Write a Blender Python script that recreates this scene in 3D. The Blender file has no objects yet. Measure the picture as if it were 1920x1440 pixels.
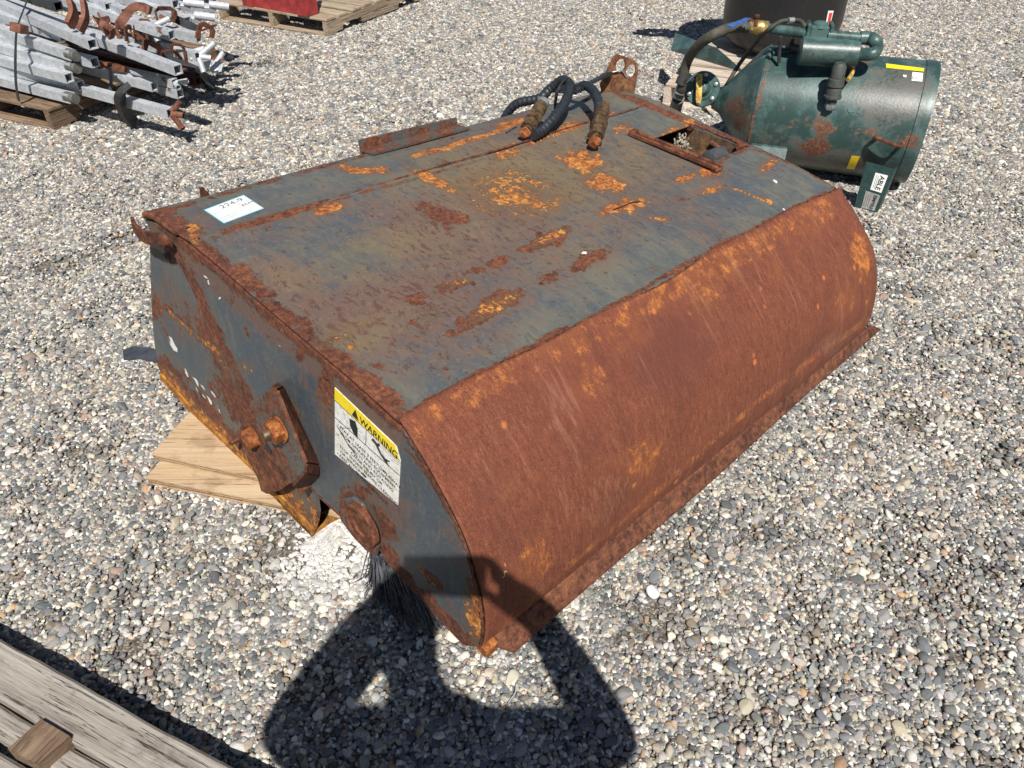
import bpy, bmesh, math, random
import numpy as np
from mathutils import Vector, Matrix, Euler

rnd = random.Random(7)
nrs = np.random.RandomState(11)
scene = bpy.context.scene
COL = scene.collection

# ------------------------------------------------------------------ camera
F = 1445.0                       # focal length in photo pixels (1920 wide)
H = 1.5
PITCH = math.atan((720 + 450) / F)
C = np.array([0, 0, H])
cp, sp = math.cos(PITCH), math.sin(PITCH)
RT = np.array([1, 0, 0.0]); FW = np.array([0, cp, -sp]); DN = np.array([0, -sp, -cp])
camd = bpy.data.cameras.new('camera')
cam = bpy.data.objects.new('camera', camd)
COL.objects.link(cam)
cam.location = (0, 0, H)
cam.rotation_euler = (math.pi / 2 - PITCH, 0, 0)
camd.sensor_fit = 'HORIZONTAL'; camd.sensor_width = 36.0
camd.lens = 36.0 * F / 1920
camd.clip_start = 0.02; camd.clip_end = 500
scene.camera = cam

# ------------------------------------------------------------------ light
SUN_AZ = math.radians(-6.9)      # azimuth that the shadows run towards, from +Y to +X
SUN_EL = math.radians(51.8)
S = np.array([math.sin(SUN_AZ) * math.cos(SUN_EL), math.cos(SUN_AZ) * math.cos(SUN_EL), -math.sin(SUN_EL)])
world = bpy.data.worlds.new('World'); scene.world = world; world.use_nodes = True
wn = world.node_tree
sky = wn.nodes.new('ShaderNodeTexSky'); sky.sky_type = 'NISHITA'; sky.sun_disc = False
sky.sun_elevation = SUN_EL
sky.sun_rotation = math.atan2(-S[0], -S[1])
sky.altitude = 300; sky.air_density = 1.0; sky.dust_density = 0.6; sky.ozone_density = 1.0
bg = [n for n in wn.nodes if n.type == 'BACKGROUND'][0]
wn.links.new(sky.outputs[0], bg.inputs[0]); bg.inputs[1].default_value = 0.05
sund = bpy.data.lights.new('sun', 'SUN'); sund.energy = 5.0; sund.angle = math.radians(0.53); sund.color = (1, 0.955, 0.89)
sun = bpy.data.objects.new('sun', sund); COL.objects.link(sun)
sun.rotation_euler = Vector(S).to_track_quat('-Z', 'Y').to_euler()
sun.location = (0.6, -5, 7)
vs = scene.view_settings
vs.view_transform = 'Standard'; vs.look = 'None'; vs.gamma = 1.0; vs.use_curve_mapping = False; vs.exposure = 0.30
scene.cycles.use_denoising = True
scene.cycles.max_bounces = 6


# ------------------------------------------------------------------ photo helpers
def ray(x, y): return (x - 960) / F * RT + (y - 720) / F * DN + FW
def P(x, y, z=0.0):
    r = ray(x, y); return C + r * ((z - H) / r[2])
def on_pl(x, y, p0, n):
    r = ray(x, y); return C + r * (((p0 - C) @ n) / (r @ n))
def nrm(a):
    a = np.asarray(a, float); return a / np.linalg.norm(a)
def pix(W):
    d = np.asarray(W) - C; z = d @ FW
    return np.stack([960 + F * (d @ RT) / z, 720 + F * (d @ DN) / z], -1)


# ------------------------------------------------------------------ mesh helpers
class MB:
    def __init__(self): self.v = []; self.f = []; self.m = []; self.cur = 0
    def add(self, vs_, fs):
        o = len(self.v); self.v += [tuple(map(float, p)) for p in vs_]
        self.f += [tuple(i + o for i in f) for f in fs]; self.m += [self.cur] * len(fs)
    def box(self, c, s, R=None, bev=0.0):
        hx, hy, hz = s[0] / 2, s[1] / 2, s[2] / 2
        R = np.eye(3) if R is None else R
        if bev <= 0:
            vs_ = [(x, y, z) for z in (-hz, hz) for y in (-hy, hy) for x in (-hx, hx)]
            fs = [(0, 2, 3, 1), (4, 5, 7, 6), (0, 1, 5, 4), (2, 6, 7, 3), (0, 4, 6, 2), (1, 3, 7, 5)]
            self.add([R @ np.array(p) + np.asarray(c) for p in vs_], fs)
        else:
            b = bev
            rings = []
            for z, i in ((-hz, b), (-hz + b, 0), (hz - b, 0), (hz, b)):
                x, y = hx - i, hy - i; k = b * (0.6 if i == 0 else 0.3)
                rings.append([(-x + k, -y, z), (x - k, -y, z), (x, -y + k, z), (x, y - k, z), (x - k, y, z), (-x + k, y, z), (-x, y - k, z), (-x, -y + k, z)])
            vs_ = [p for r in rings for p in r]; fs = []
            for r in range(3):
                for i in range(8):
                    j = (i + 1) % 8; fs.append((r * 8 + i, r * 8 + j, r * 8 + 8 + j, r * 8 + 8 + i))
            fs.append(tuple(range(7, -1, -1))); fs.append(tuple(range(24, 32)))
            self.add([R @ np.array(p) + np.asarray(c) for p in vs_], fs)
    def prism(self, pts, d):
        """closed polygon of 3D points swept by vector d"""
        n = len(pts); d = np.asarray(d)
        vs_ = [np.asarray(p) for p in pts] + [np.asarray(p) + d for p in pts]
        fs = [tuple(range(n - 1, -1, -1)), tuple(range(n, 2 * n))]
        fs += [(i, (i + 1) % n, n + (i + 1) % n, n + i) for i in range(n)]
        self.add(vs_, fs)
    def tube(self, pts, r, seg=12, cap=True, prof=None, up=None):
        """round (or profile) tube along a polyline; r scalar or list"""
        pts = [np.asarray(p, float) for p in pts]; n = len(pts)
        rs = r if hasattr(r, '__len__') else [r] * n
        T = [nrm(pts[min(i + 1, n - 1)] - pts[max(i - 1, 0)]) for i in range(n)]
        a = np.array(up if up is not None else (0, 0, 1.0))
        if abs(a @ T[0]) > 0.95: a = np.array((1.0, 0, 0))
        x = nrm(np.cross(a, T[0]))
        if prof is None: prof = [(math.cos(2 * math.pi * k / seg), math.sin(2 * math.pi * k / seg)) for k in range(seg)]
        m = len(prof); vs_ = []
        for i in range(n):
            x = nrm(x - (x @ T[i]) * T[i]); y = np.cross(T[i], x)
            for (px_, py_) in prof: vs_.append(pts[i] + (px_ * x + py_ * y) * rs[i])
        fs = [(i * m + k, i * m + (k + 1) % m, (i + 1) * m + (k + 1) % m, (i + 1) * m + k) for i in range(n - 1) for k in range(m)]
        if cap: fs += [tuple(range(m - 1, -1, -1)), tuple(range((n - 1) * m, n * m))]
        self.add(vs_, fs)
    def lathe(self, p, ax, prof, seg=24, cap=True):
        """prof: list of (along, radius) about axis ax from p"""
        ax = nrm(ax); self.tube_rings([np.asarray(p) + ax * a for a, _ in prof], [max(r, 1e-4) for _, r in prof], ax, seg, cap)
    def tube_rings(self, cs, rs, ax, seg, cap):
        a = np.array((0, 0, 1.0))
        if abs(a @ ax) > 0.95: a = np.array((1.0, 0, 0))
        x = nrm(np.cross(a, ax)); y = np.cross(ax, x); vs_ = []
        for c, r in zip(cs, rs):
            for k in range(seg):
                t = 2 * math.pi * k / seg; vs_.append(c + r * (math.cos(t) * x + math.sin(t) * y))
        n = len(cs)
        fs = [(i * seg + k, i * seg + (k + 1) % seg, (i + 1) * seg + (k + 1) % seg, (i + 1) * seg + k) for i in range(n - 1) for k in range(seg)]
        if cap: fs += [tuple(range(seg - 1, -1, -1)), tuple(range((n - 1) * seg, n * seg))]
        self.add(vs_, fs)
    def hollow(self, p, q, out, inn, seg=None, square=False, up=None):
        """open-ended hollow tube from p to q"""
        p, q = np.asarray(p, float), np.asarray(q, float); t = nrm(q - p)
        a = np.array(up if up is not None else (0, 0, 1.0))
        if abs(a @ t) > 0.95: a = np.array((1.0, 0, 0))
        x = nrm(np.cross(a, t)); y = np.cross(t, x)
        if square: pr = [(1, 1), (-1, 1), (-1, -1), (1, -1)]
        else: pr = [(math.cos(2 * math.pi * k / (seg or 14)), math.sin(2 * math.pi * k / (seg or 14))) for k in range(seg or 14)]
        m = len(pr); vs_ = []
        for c, r in ((p, out), (q, out), (q, inn), (p, inn)):
            vs_ += [c + (i * x + j * y) * r for i, j in pr]
        fs = [(b * m + k, b * m + (k + 1) % m, ((b + 1) % 4) * m + (k + 1) % m, ((b + 1) % 4) * m + k) for b in range(4) for k in range(m)]
        self.add(vs_, fs)
    def build(self, name, mats, parent=None, smooth=False, M=None):
        me = bpy.data.meshes.new(name); v = self.v
        if M is not None: v = [tuple(M[0] + M[1] @ np.array(p)) for p in v]
        me.from_pydata(v, [], self.f); me.update()
        if not isinstance(mats, (list, tuple)): mats = [mats]
        for mm in mats: me.materials.append(mm)
        if len(mats) > 1: me.polygons.foreach_set('material_index', self.m)
        if smooth: shade(me, smooth if smooth is not True else 40)
        bmx = bmesh.new(); bmx.from_mesh(me); bmesh.ops.recalc_face_normals(bmx, faces=bmx.faces); bmx.to_mesh(me); bmx.free()
        return link(name, me, parent)

def shade(me, ang=40):
    me.polygons.foreach_set('use_smooth', [True] * len(me.polygons))
    me.set_sharp_from_angle(angle=math.radians(ang))

def link(name, me, parent=None):
    o = bpy.data.objects.new(name, me); COL.objects.link(o)
    if parent is not None: o.parent = parent
    return o
def thing(name, label, cat, loc=(0, 0, 0), group=None, rot=None):
    o = bpy.data.objects.new(name, None); COL.objects.link(o); o.empty_display_size = 0.05
    o.location = tuple(map(float, loc))
    if rot is not None: o.rotation_euler = rot
    return tag(o, label, cat, group)
def tag(o, label, cat, group=None):
    o['label'] = label; o['category'] = cat
    if group: o['group'] = group
    return o
def bez(pts, n=8):
    """Catmull-Rom through points"""
    pts = [np.asarray(p, float) for p in pts]; q = [2 * pts[0] - pts[1]] + pts + [2 * pts[-1] - pts[-2]]; out = []
    for i in range(1, len(q) - 2):
        for k in range(n):
            t = k / n; a, b, c, d = q[i - 1], q[i], q[i + 1], q[i + 2]
            out.append(0.5 * ((2 * b) + (c - a) * t + (2 * a - 5 * b + 4 * c - d) * t * t + (3 * b - a - 3 * c + d) * t ** 3))
    out.append(pts[-1]); return out
def text_mesh(s, size, align='LEFT', bold=0.0):
    cu = bpy.data.curves.new('lettering', 'FONT'); cu.body = s; cu.size = size; cu.align_x = align; cu.fill_mode = 'BOTH' if False else 'FRONT'
    cu.offset = bold; cu.resolution_u = 3
    o = bpy.data.objects.new('lettering', cu)
    me = bpy.data.meshes.new_from_object(o); bpy.data.objects.remove(o); bpy.data.curves.remove(cu)
    return me
def put_text(name, s, size, o, ex, ey, mat, parent, align='LEFT', bold=0.0):
    """lettering in the plane (ex,ey) starting at o (parent's coordinates)"""
    me = text_mesh(s, size, align, bold); me.name = name
    co = np.zeros(len(me.vertices) * 3); me.vertices.foreach_get('co', co); co = co.reshape(-1, 3)
    w = np.asarray(o) + co[:, :1] * np.asarray(ex) + co[:, 1:2] * np.asarray(ey)
    me.vertices.foreach_set('co', w.ravel()); me.materials.clear(); me.materials.append(mat); me.update()
    return link(name, me, parent)

# ------------------------------------------------------------------ material helpers
class NT:
    def __init__(self, name):
        self.m = bpy.data.materials.new(name); self.m.use_nodes = True
        self.t = self.m.node_tree; self.b = self.t.nodes['Principled BSDF']
        self.co = self.n('ShaderNodeTexCoord').outputs['Object']
    def n(self, k, **kw):
        x = self.t.nodes.new(k)
        for a, v in kw.items(): setattr(x, a, v)
        return x
    def L(self, a, b): self.t.links.new(a, b)
    def s(self, sock, v):
        if hasattr(v, 'is_output') or hasattr(v, 'links'): self.L(v, sock)
        else: sock.default_value = v
    def map(self, sc, co=None, loc=(0, 0, 0)):
        x = self.n('ShaderNodeMapping'); self.L(co or self.co, x.inputs[0]); x.inputs['Scale'].default_value = sc; x.inputs['Location'].default_value = loc
        return x.outputs[0]
    def noise(self, scale, detail=4, rough=0.6, co=None, dist=0.0, sc=None, loc=(0, 0, 0)):
        x = self.n('ShaderNodeTexNoise'); x.inputs['Scale'].default_value = scale; x.inputs['Detail'].default_value = detail
        x.inputs['Roughness'].default_value = rough; x.inputs['Distortion'].default_value = dist
        self.L(self.map(sc or (1, 1, 1), co, loc), x.inputs['Vector']); return x.outputs['Fac']
    def vor(self, scale, feat='F1', out='Distance', co=None, sc=None):
        x = self.n('ShaderNodeTexVoronoi', feature=feat); x.inputs['Scale'].default_value = scale
        self.L(self.map(sc or (1, 1, 1), co), x.inputs['Vector']); return x.outputs[out]
    def attr(self, nm, typ='GEOMETRY', out='Fac'):
        x = self.n('ShaderNodeAttribute', attribute_name=nm, attribute_type=typ); return x.outputs[out]
    def math(self, op, a, b=0.0, c=None, clamp=False):
        x = self.n('ShaderNodeMath', operation=op, use_clamp=clamp); self.s(x.inputs[0], a); self.s(x.inputs[1], b)
        if c is not None: self.s(x.inputs[2], c)
        return x.outputs[0]
    def step(self, v, lo, hi):
        x = self.n('ShaderNodeMapRange', interpolation_type='SMOOTHSTEP'); self.s(x.inputs[0], v)
        x.inputs[1].default_value = lo; x.inputs[2].default_value = hi; return x.outputs[0]
    def mix(self, f, a, b, mode='MIX'):
        x = self.n('ShaderNodeMix', data_type='RGBA', blend_type=mode); self.s(x.inputs['Factor'], f)
        for k, v in ((6, a), (7, b)):
            if isinstance(v, tuple): x.inputs[k].default_value = (*v, 1) if len(v) == 3 else v
            else: self.L(v, x.inputs[k])
        return x.outputs[2]
    def ramp(self, v, stops, k=0.52):
        stops = [(0.5 + (p - 0.5) * k, c) for p, c in stops]     # noise values crowd round one half
        x = self.n('ShaderNodeValToRGB'); self.L(v, x.inputs[0]); e = x.color_ramp.elements
        while len(e) < len(stops): e.new(0.5)
        for i, (p, c) in enumerate(stops): e[i].position = p; e[i].color = (*c, 1)
        return x.outputs[0]
    def col(self, c): self.s(self.b.inputs['Base Color'], c if not isinstance(c, tuple) else (*c, 1))
    def rough(self, r): self.s(self.b.inputs['Roughness'], r)
    def metal(self, r): self.s(self.b.inputs['Metallic'], r)
    def spec(self, r): self.b.inputs['Specular IOR Level'].default_value = r
    def bump(self, h, st=0.3, d=0.01, nm=None):
        x = self.n('ShaderNodeBump'); self.s(x.inputs['Height'], h); x.inputs['Strength'].default_value = st; x.inputs['Distance'].default_value = d
        if nm is not None: self.L(nm, x.inputs['Normal'])
        self.L(x.outputs[0], self.b.inputs['Normal']); return x.outputs[0]

# ------------------------------------------------------------------ materials
def m_painted(name, slate=(0.074, 0.087, 0.098), olive=(0.142, 0.136, 0.104), base_rust=0.0, seed=0.0, film_c=(0.125, 0.074, 0.055), rough0=0.40, stretch=(26, 5, 26), pits=0.0):
    """weathered paint; 'rust', 'orange', 'film', 'chip' vertex layers say where wear sits, noise breaks up its edges"""
    t = NT(name)
    wv = t.n('ShaderNodeTexNoise'); wv.inputs['Scale'].default_value = 9; wv.inputs['Detail'].default_value = 5; t.L(t.co, wv.inputs['Vector'])
    wsub = t.n('ShaderNodeVectorMath', operation='MULTIPLY_ADD'); t.L(wv.outputs['Color'], wsub.inputs[0]); wsub.inputs[1].default_value = (.07, .07, .07); t.L(t.co, wsub.inputs[2]); wco = wsub.outputs[0]
    st = t.noise(1.0, 8, 0.7, sc=stretch, loc=(seed, 0, 0), co=wco)
    fine = t.noise(210, 3, 0.7, loc=(seed, 1, 2))
    mid = t.noise(26, 9, 0.72, loc=(seed, 3, 0), co=wco)
    lo = t.noise(9, 5, 0.65, loc=(seed, 3, 8), co=wco)
    big = t.noise(3.4, 5, 0.62, loc=(seed, 9, 1))
    c = t.mix(t.step(t.math('ADD', t.math('MULTIPLY', big, 0.6), t.math('ADD', t.math('MULTIPLY', st, 0.35), t.math('MULTIPLY', mid, 0.3))), 0.54, 0.74), slate, olive)
    c = t.mix(t.math('MULTIPLY', t.step(t.math('ADD', st, t.math('MULTIPLY', t.math('SUBTRACT', mid, 0.5), 0.6)), 0.50, 0.72), 0.5), c, (0.135, 0.142, 0.130))
    c = t.mix(t.math('MULTIPLY', t.step(fine, 0.5, 0.8), 0.25), c, (0.17, 0.16, 0.14))
    film = t.attr('film')
    fm = t.step(t.math('ADD', film, t.math('MULTIPLY', t.math('SUBTRACT', t.math('ADD', t.math('MULTIPLY', mid, 0.55), t.math('ADD', t.math('MULTIPLY', st, 0.3), t.math('MULTIPLY', lo, 0.3))), 0.575), 2.6)), 0.12, 0.95)
    c = t.mix(t.math('MULTIPLY', fm, 0.84), c, t.mix(fine, film_c, (film_c[0] * 1.4, film_c[1] * 1.3, film_c[2] * 1.25)))
    tan = t.attr('tan'); tm = t.step(t.math('ADD', tan, t.math('MULTIPLY', t.math('SUBTRACT', t.math('ADD', t.math('MULTIPLY', lo, 0.6), t.math('MULTIPLY', st, 0.4)), 0.5), 2.6)), 0.1, 1.0)
    c = t.mix(t.math('MULTIPLY', t.math('MULTIPLY', tm, t.step(tan, 0.0, 0.3)), 0.75), c, t.mix(mid, (0.125, 0.105, 0.062), (0.235, 0.175, 0.088)))
    pn = t.noise(62, 6, 0.72, sc=(1.4, 0.55, 1.0), loc=(seed, 2, 7), co=wco)
    pit = t.step(t.math('ADD', pn, t.math('ADD', pits, t.math('MULTIPLY', film, 0.085))), 0.60, 0.665)
    auto = t.math('MULTIPLY', t.step(t.noise(6.5, 4, 0.6, loc=(seed, 6, 6), co=wco), 0.56, 0.68), 0.46)
    r = t.math('MAXIMUM', t.math('ADD', t.attr('rust'), base_rust), t.math('MULTIPLY', auto, 0.9))
    nz = t.math('ADD', t.math('MULTIPLY', mid, 0.5), t.math('ADD', t.math('MULTIPLY', lo, 0.38), t.math('MULTIPLY', fine, 0.12)))
    rr = t.math('ADD', r, t.math('MULTIPLY', t.math('SUBTRACT', nz, 0.5), 5.0))
    gate = t.step(r, 0.02, 0.25)
    rm = t.math('MULTIPLY', t.step(rr, 0.44, 0.60), gate)
    halo = t.math('MULTIPLY', t.step(rr, -0.30, 0.5), gate)
    c = t.mix(t.math('MULTIPLY', halo, 0.62), c, t.mix(mid, (0.085, 0.060, 0.046), (0.155, 0.135, 0.10)))
    rn = t.math('ADD', t.math('MULTIPLY', t.noise(70, 7, 0.78, loc=(1, seed, 0)), 0.6), t.math('ADD', t.math('MULTIPLY', fine, 0.22), t.math('MULTIPLY', lo, 0.2)))
    rustc = t.ramp(rn, [(0.30, (0.030, 0.013, 0.010)), (0.44, (0.085, 0.029, 0.018)), (0.56, (0.150, 0.050, 0.026)), (0.68, (0.225, 0.085, 0.038)), (0.82, (0.33, 0.15, 0.06))])
    c = t.mix(t.math('MULTIPLY', pit, 0.8), c, t.mix(fine, (0.05, 0.026, 0.021), (0.14, 0.060, 0.036)))
    lt = t.step(t.noise(120, 5, 0.75, loc=(seed, 8, 3), co=wco), 0.55, 0.62); c = t.mix(t.math('MULTIPLY', lt, 0.35), c, (0.19, 0.18, 0.145))
    c = t.mix(rm, c, rustc)
    o = t.attr('orange')
    n75 = t.noise(95, 6, 0.78, loc=(4, 4, seed), co=wco)
    oz = t.math('ADD', o, t.math('MULTIPLY', t.math('SUBTRACT', t.math('ADD', t.math('MULTIPLY', mid, 0.42), t.math('ADD', t.math('MULTIPLY', n75, 0.30), t.math('MULTIPLY', lo, 0.28))), 0.5), 5.2))
    og = t.step(o, 0.02, 0.25)
    om = t.math('MULTIPLY', t.step(oz, 0.46, 0.58), og)
    oh = t.math('MULTIPLY', t.step(oz, -0.35, 0.5), og)
    c = t.mix(t.math('MULTIPLY', oh, 0.6), c, t.mix(fine, (0.10, 0.052, 0.030), (0.20, 0.115, 0.06)))
    oc = t.ramp(t.math('ADD', t.math('MULTIPLY', n75, 0.6), t.math('MULTIPLY', mid, 0.4)), [(0.34, (0.10, 0.032, 0.014)), (0.45, (0.26, 0.080, 0.023)), (0.56, (0.44, 0.155, 0.036)), (0.68, (0.60, 0.30, 0.075)), (0.8, (0.72, 0.50, 0.20))])
    c = t.mix(om, c, oc)
    ch = t.math('MULTIPLY', t.step(t.math('ADD', t.attr('chip'), t.math('MULTIPLY', t.math('SUBTRACT', mid, 0.5), 2.2)), 0.5, 0.58), t.step(t.attr('chip'), 0.02, 0.2))
    c = t.mix(ch, c, (0.75, 0.74, 0.68))
    bl = t.math('MULTIPLY', t.step(t.math('ADD', t.attr('hole'), t.math('MULTIPLY', t.math('SUBTRACT', mid, 0.5), 1.6)), 0.5, 0.56), t.step(t.attr('hole'), 0.02, 0.2))
    c = t.mix(bl, c, (0.012, 0.009, 0.007))
    t.col(c)
    worn = t.math('MAXIMUM', rm, om)
    t.rough(t.math('ADD', t.math('MULTIPLY', worn, 0.42), t.math('ADD', rough0, t.math('ADD', t.math('MULTIPLY', fm, 0.18), t.math('MULTIPLY', st, 0.16))), clamp=True))
    t.spec(0.4)
    h = t.math('ADD', t.math('MULTIPLY', worn, t.math('ADD', -0.35, t.math('MULTIPLY', n75, 1.6))), t.math('ADD', t.math('MULTIPLY', mid, 0.14), t.math('SUBTRACT', t.math('MULTIPLY', om, 0.8), t.math('MULTIPLY', pit, 0.15))))
    t.bump(h, 0.6, 0.004)
    return t.m

def m_redrust(name):
    """front shell: bare plate rusted evenly, grained across the roll"""
    t = NT(name)
    g = t.noise(1.0, 5, 0.7, sc=(520, 130, 130)); g2 = t.noise(1.0, 8, 0.72, sc=(120, 34, 34), loc=(3, 1, 0))
    fine = t.noise(330, 3, 0.75); big = t.noise(3.0, 4, 0.6, loc=(2, 0, 5)); mid = t.noise(26, 6, 0.7, dist=0.4)
    v = t.math('ADD', t.math('MULTIPLY', g, 0.30), t.math('ADD', t.math('MULTIPLY', g2, 0.32), t.math('MULTIPLY', fine, 0.38)))
    c = t.ramp(v, [(0.32, (0.058, 0.018, 0.012)), (0.45, (0.128, 0.037, 0.020)), (0.56, (0.195, 0.061, 0.030)), (0.72, (0.31, 0.122, 0.065))], 0.75)
    c = t.mix(t.math('MULTIPLY', t.step(big, 0.45, 0.65), 0.45), c, (0.15, 0.042, 0.026))
    c = t.mix(t.math('MULTIPLY', t.step(t.math('ADD', t.attr('rust'), t.math('MULTIPLY', t.math('SUBTRACT', t.noise(5, 5, 0.65), 0.5), 2.4)), 0.15, 0.9), 0.55), c, (0.105, 0.032, 0.024))
    c = t.mix(t.math('MULTIPLY', t.step(t.math('ADD', t.attr('orange'), t.math('MULTIPLY', t.math('SUBTRACT', t.noise(7, 6, 0.68, loc=(4, 4, 4)), 0.5), 2.4)), 0.05, 0.75), 0.36), c, t.mix(v, (0.16, 0.050, 0.020), (0.34, 0.120, 0.040)))
    sk = t.noise(1.0, 6, 0.7, sc=(26, 3.0, 3.0), loc=(9, 2, 2)); c = t.mix(t.math('MULTIPLY', t.step(sk, 0.56, 0.68), 0.35), c, (0.33, 0.16, 0.10)); c = t.mix(t.math('MULTIPLY', t.step(sk, 0.44, 0.34), 0.35), c, (0.09, 0.03, 0.02))
    o = t.attr('orange')
    om = t.step(t.math('ADD', o, t.math('MULTIPLY', t.math('SUBTRACT', t.math('ADD', t.math('MULTIPLY', v, 0.5), t.math('MULTIPLY', mid, 0.5)), 0.5), 2.2)), 0.40, 0.75)
    c = t.mix(t.math('MULTIPLY', om, 0.9), c, t.ramp(mid, [(0.35, (0.40, 0.115, 0.024)), (0.65, (0.52, 0.185, 0.04))]))
    sp_ = t.vor(15, 'F1'); sr = t.vor(15, 'F1', 'Color')
    dots = t.math('MULTIPLY', t.step(t.math('ADD', sp_, t.math('MULTIPLY', fine, 0.16)), 0.245, 0.15), t.step(t.math('ADD', t.noise(11, 1, 0.5, loc=(7, 7, 7)), 0), 0.53, 0.60))
    c = t.mix(t.math('MULTIPLY', dots, 0.75), c, (0.52, 0.17, 0.042))
    f = t.attr('film')
    fm = t.step(t.math('ADD', f, t.math('MULTIPLY', t.math('SUBTRACT', g2, 0.5), 2.0)), 0.4, 0.95)
    c = t.mix(t.math('MULTIPLY', fm, 0.6), c, (0.24, 0.135, 0.085))
    ch = t.step(t.math('ADD', t.attr('chip'), t.math('MULTIPLY', t.math('SUBTRACT', mid, 0.5), 1.6)), 0.5, 0.6)
    c = t.mix(ch, c, (0.62, 0.36, 0.13))
    t.col(c); t.rough(0.78); t.spec(0.35)
    t.bump(t.math('ADD', t.math('MULTIPLY', g, 0.5), t.math('ADD', t.math('MULTIPLY', fine, 0.35), t.math('MULTIPLY', g2, 0.3))), 0.5, 0.0022)
    return t.m

def m_rust(name, dark=(0.042, 0.018, 0.012), mid_=(0.118, 0.042, 0.023), hi=(0.235, 0.090, 0.040), sc=1.0, rough=0.85, spec=0.3):
    t = NT(name); n = t.noise(38 * sc, 7, 0.72, dist=0.3); f = t.noise(170 * sc, 3, 0.7); b = t.noise(6 * sc, 3)
    v = t.math('ADD', t.math('MULTIPLY', n, 0.6), t.math('ADD', t.math('MULTIPLY', f, 0.2), t.math('MULTIPLY', b, 0.2)))
    t.col(t.ramp(v, [(0.33, dark), (0.5, mid_), (0.68, hi), (0.85, (hi[0] * 1.4, hi[1] * 1.5, hi[2] * 1.5))])); t.rough(rough); t.spec(spec)
    t.bump(t.math('ADD', n, t.math('MULTIPLY', f, 0.6)), 0.6, 0.003); return t.m

def m_wood(name, lo, mid_, hi, axis=0, sc=1.0, crack=0.6, rough=0.85, knots=0.0, stain=0.25):
    """boards: grain runs along one local axis"""
    t = NT(name)
    s1 = [60.0 * sc] * 3; s1[axis] = 2.6 * sc; s2 = [190.0 * sc] * 3; s2[axis] = 7.0 * sc; s3 = [12.0 * sc] * 3; s3[axis] = 1.6 * sc
    oi = t.n('ShaderNodeObjectInfo'); add = t.n('ShaderNodeVectorMath', operation='ADD')
    cmb = t.n('ShaderNodeCombineXYZ')
    for k in range(3): t.L(t.math('MULTIPLY', oi.outputs['Random'], 7.0 + 3 * k), cmb.inputs[k])
    t.L(t.co, add.inputs[0]); t.L(cmb.outputs[0], add.inputs[1]); co = add.outputs[0]
    kn = None
    if knots > 0:
        vs_ = [7.0] * 3; vs_[axis] = 2.6
        kd = t.vor(1.0, 'F1', 'Distance', co=co, sc=tuple(vs_)); kn = t.step(kd, 0.13, 0.06)
        wr = t.n('ShaderNodeVectorMath', operation='MULTIPLY_ADD'); cv = t.n('ShaderNodeCombineXYZ'); amp = t.math('MULTIPLY', t.step(kd, 0.42, 0.05), 0.035)
        for k in range(3):
            if k != axis: t.L(amp, cv.inputs[k])
        wr = t.n('ShaderNodeVectorMath', operation='ADD'); t.L(co, wr.inputs[0]); t.L(cv.outputs[0], wr.inputs[1]); co = wr.outputs[0]
    g = t.noise(1, 7, 0.7, sc=tuple(s1), dist=1.0, co=co); f = t.noise(1, 5, 0.75, sc=tuple(s2), dist=0.5, co=co); b = t.noise(1, 5, 0.65, sc=tuple(s3), co=co)
    v = t.math('ADD', t.math('MULTIPLY', g, 0.5), t.math('ADD', t.math('MULTIPLY', f, 0.25), t.math('MULTIPLY', b, 0.25)))
    v = t.math('ADD', v, t.math('MULTIPLY', t.math('SUBTRACT', oi.outputs['Random'], 0.5), 0.06))
    c = t.ramp(v, [(0.30, lo), (0.48, mid_), (0.72, hi)])
    cr = t.step(f, 0.42, 0.36)
    c = t.mix(t.math('MULTIPLY', cr, crack), c, (lo[0] * 0.35, lo[1] * 0.32, lo[2] * 0.3))
    sn = t.noise(7, 6, 0.7, co=co, loc=(5, 2, 1)); c = t.mix(t.math('MULTIPLY', t.step(sn, 0.54, 0.66), stain), c, (lo[0] * .45, lo[1] * .45, lo[2] * .45))
    if kn is not None: c = t.mix(t.math('MULTIPLY', kn, 0.8), c, (lo[0] * 0.4, lo[1] * 0.36, lo[2] * 0.33))
    t.col(c); t.rough(rough); t.spec(0.2)
    t.bump(t.math('SUBTRACT', t.math('ADD', g, t.math('MULTIPLY', f, 0.8)), t.math('MULTIPLY', cr, 0.5)), 0.8, 0.004); return t.m

def m_plain(name, col, rough=0.5, metal=0.0, var=0.15, sc=30, bump=0.1, spec=0.5):
    t = NT(name); n = t.noise(sc, 5, 0.65); n2 = t.noise(sc * 6, 3, 0.6)
    v = t.math('ADD', t.math('MULTIPLY', n, 0.7), t.math('MULTIPLY', n2, 0.3))
    t.col(t.ramp(v, [(0.3, tuple(x * (1 - var) for x in col)), (0.7, tuple(min(1, x * (1 + var)) for x in col))]))
    t.rough(t.math('ADD', rough, t.math('MULTIPLY', t.math('SUBTRACT', n, 0.5), 0.2))); t.metal(metal); t.spec(spec)
    t.bump(v, bump, 0.002); return t.m

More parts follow.
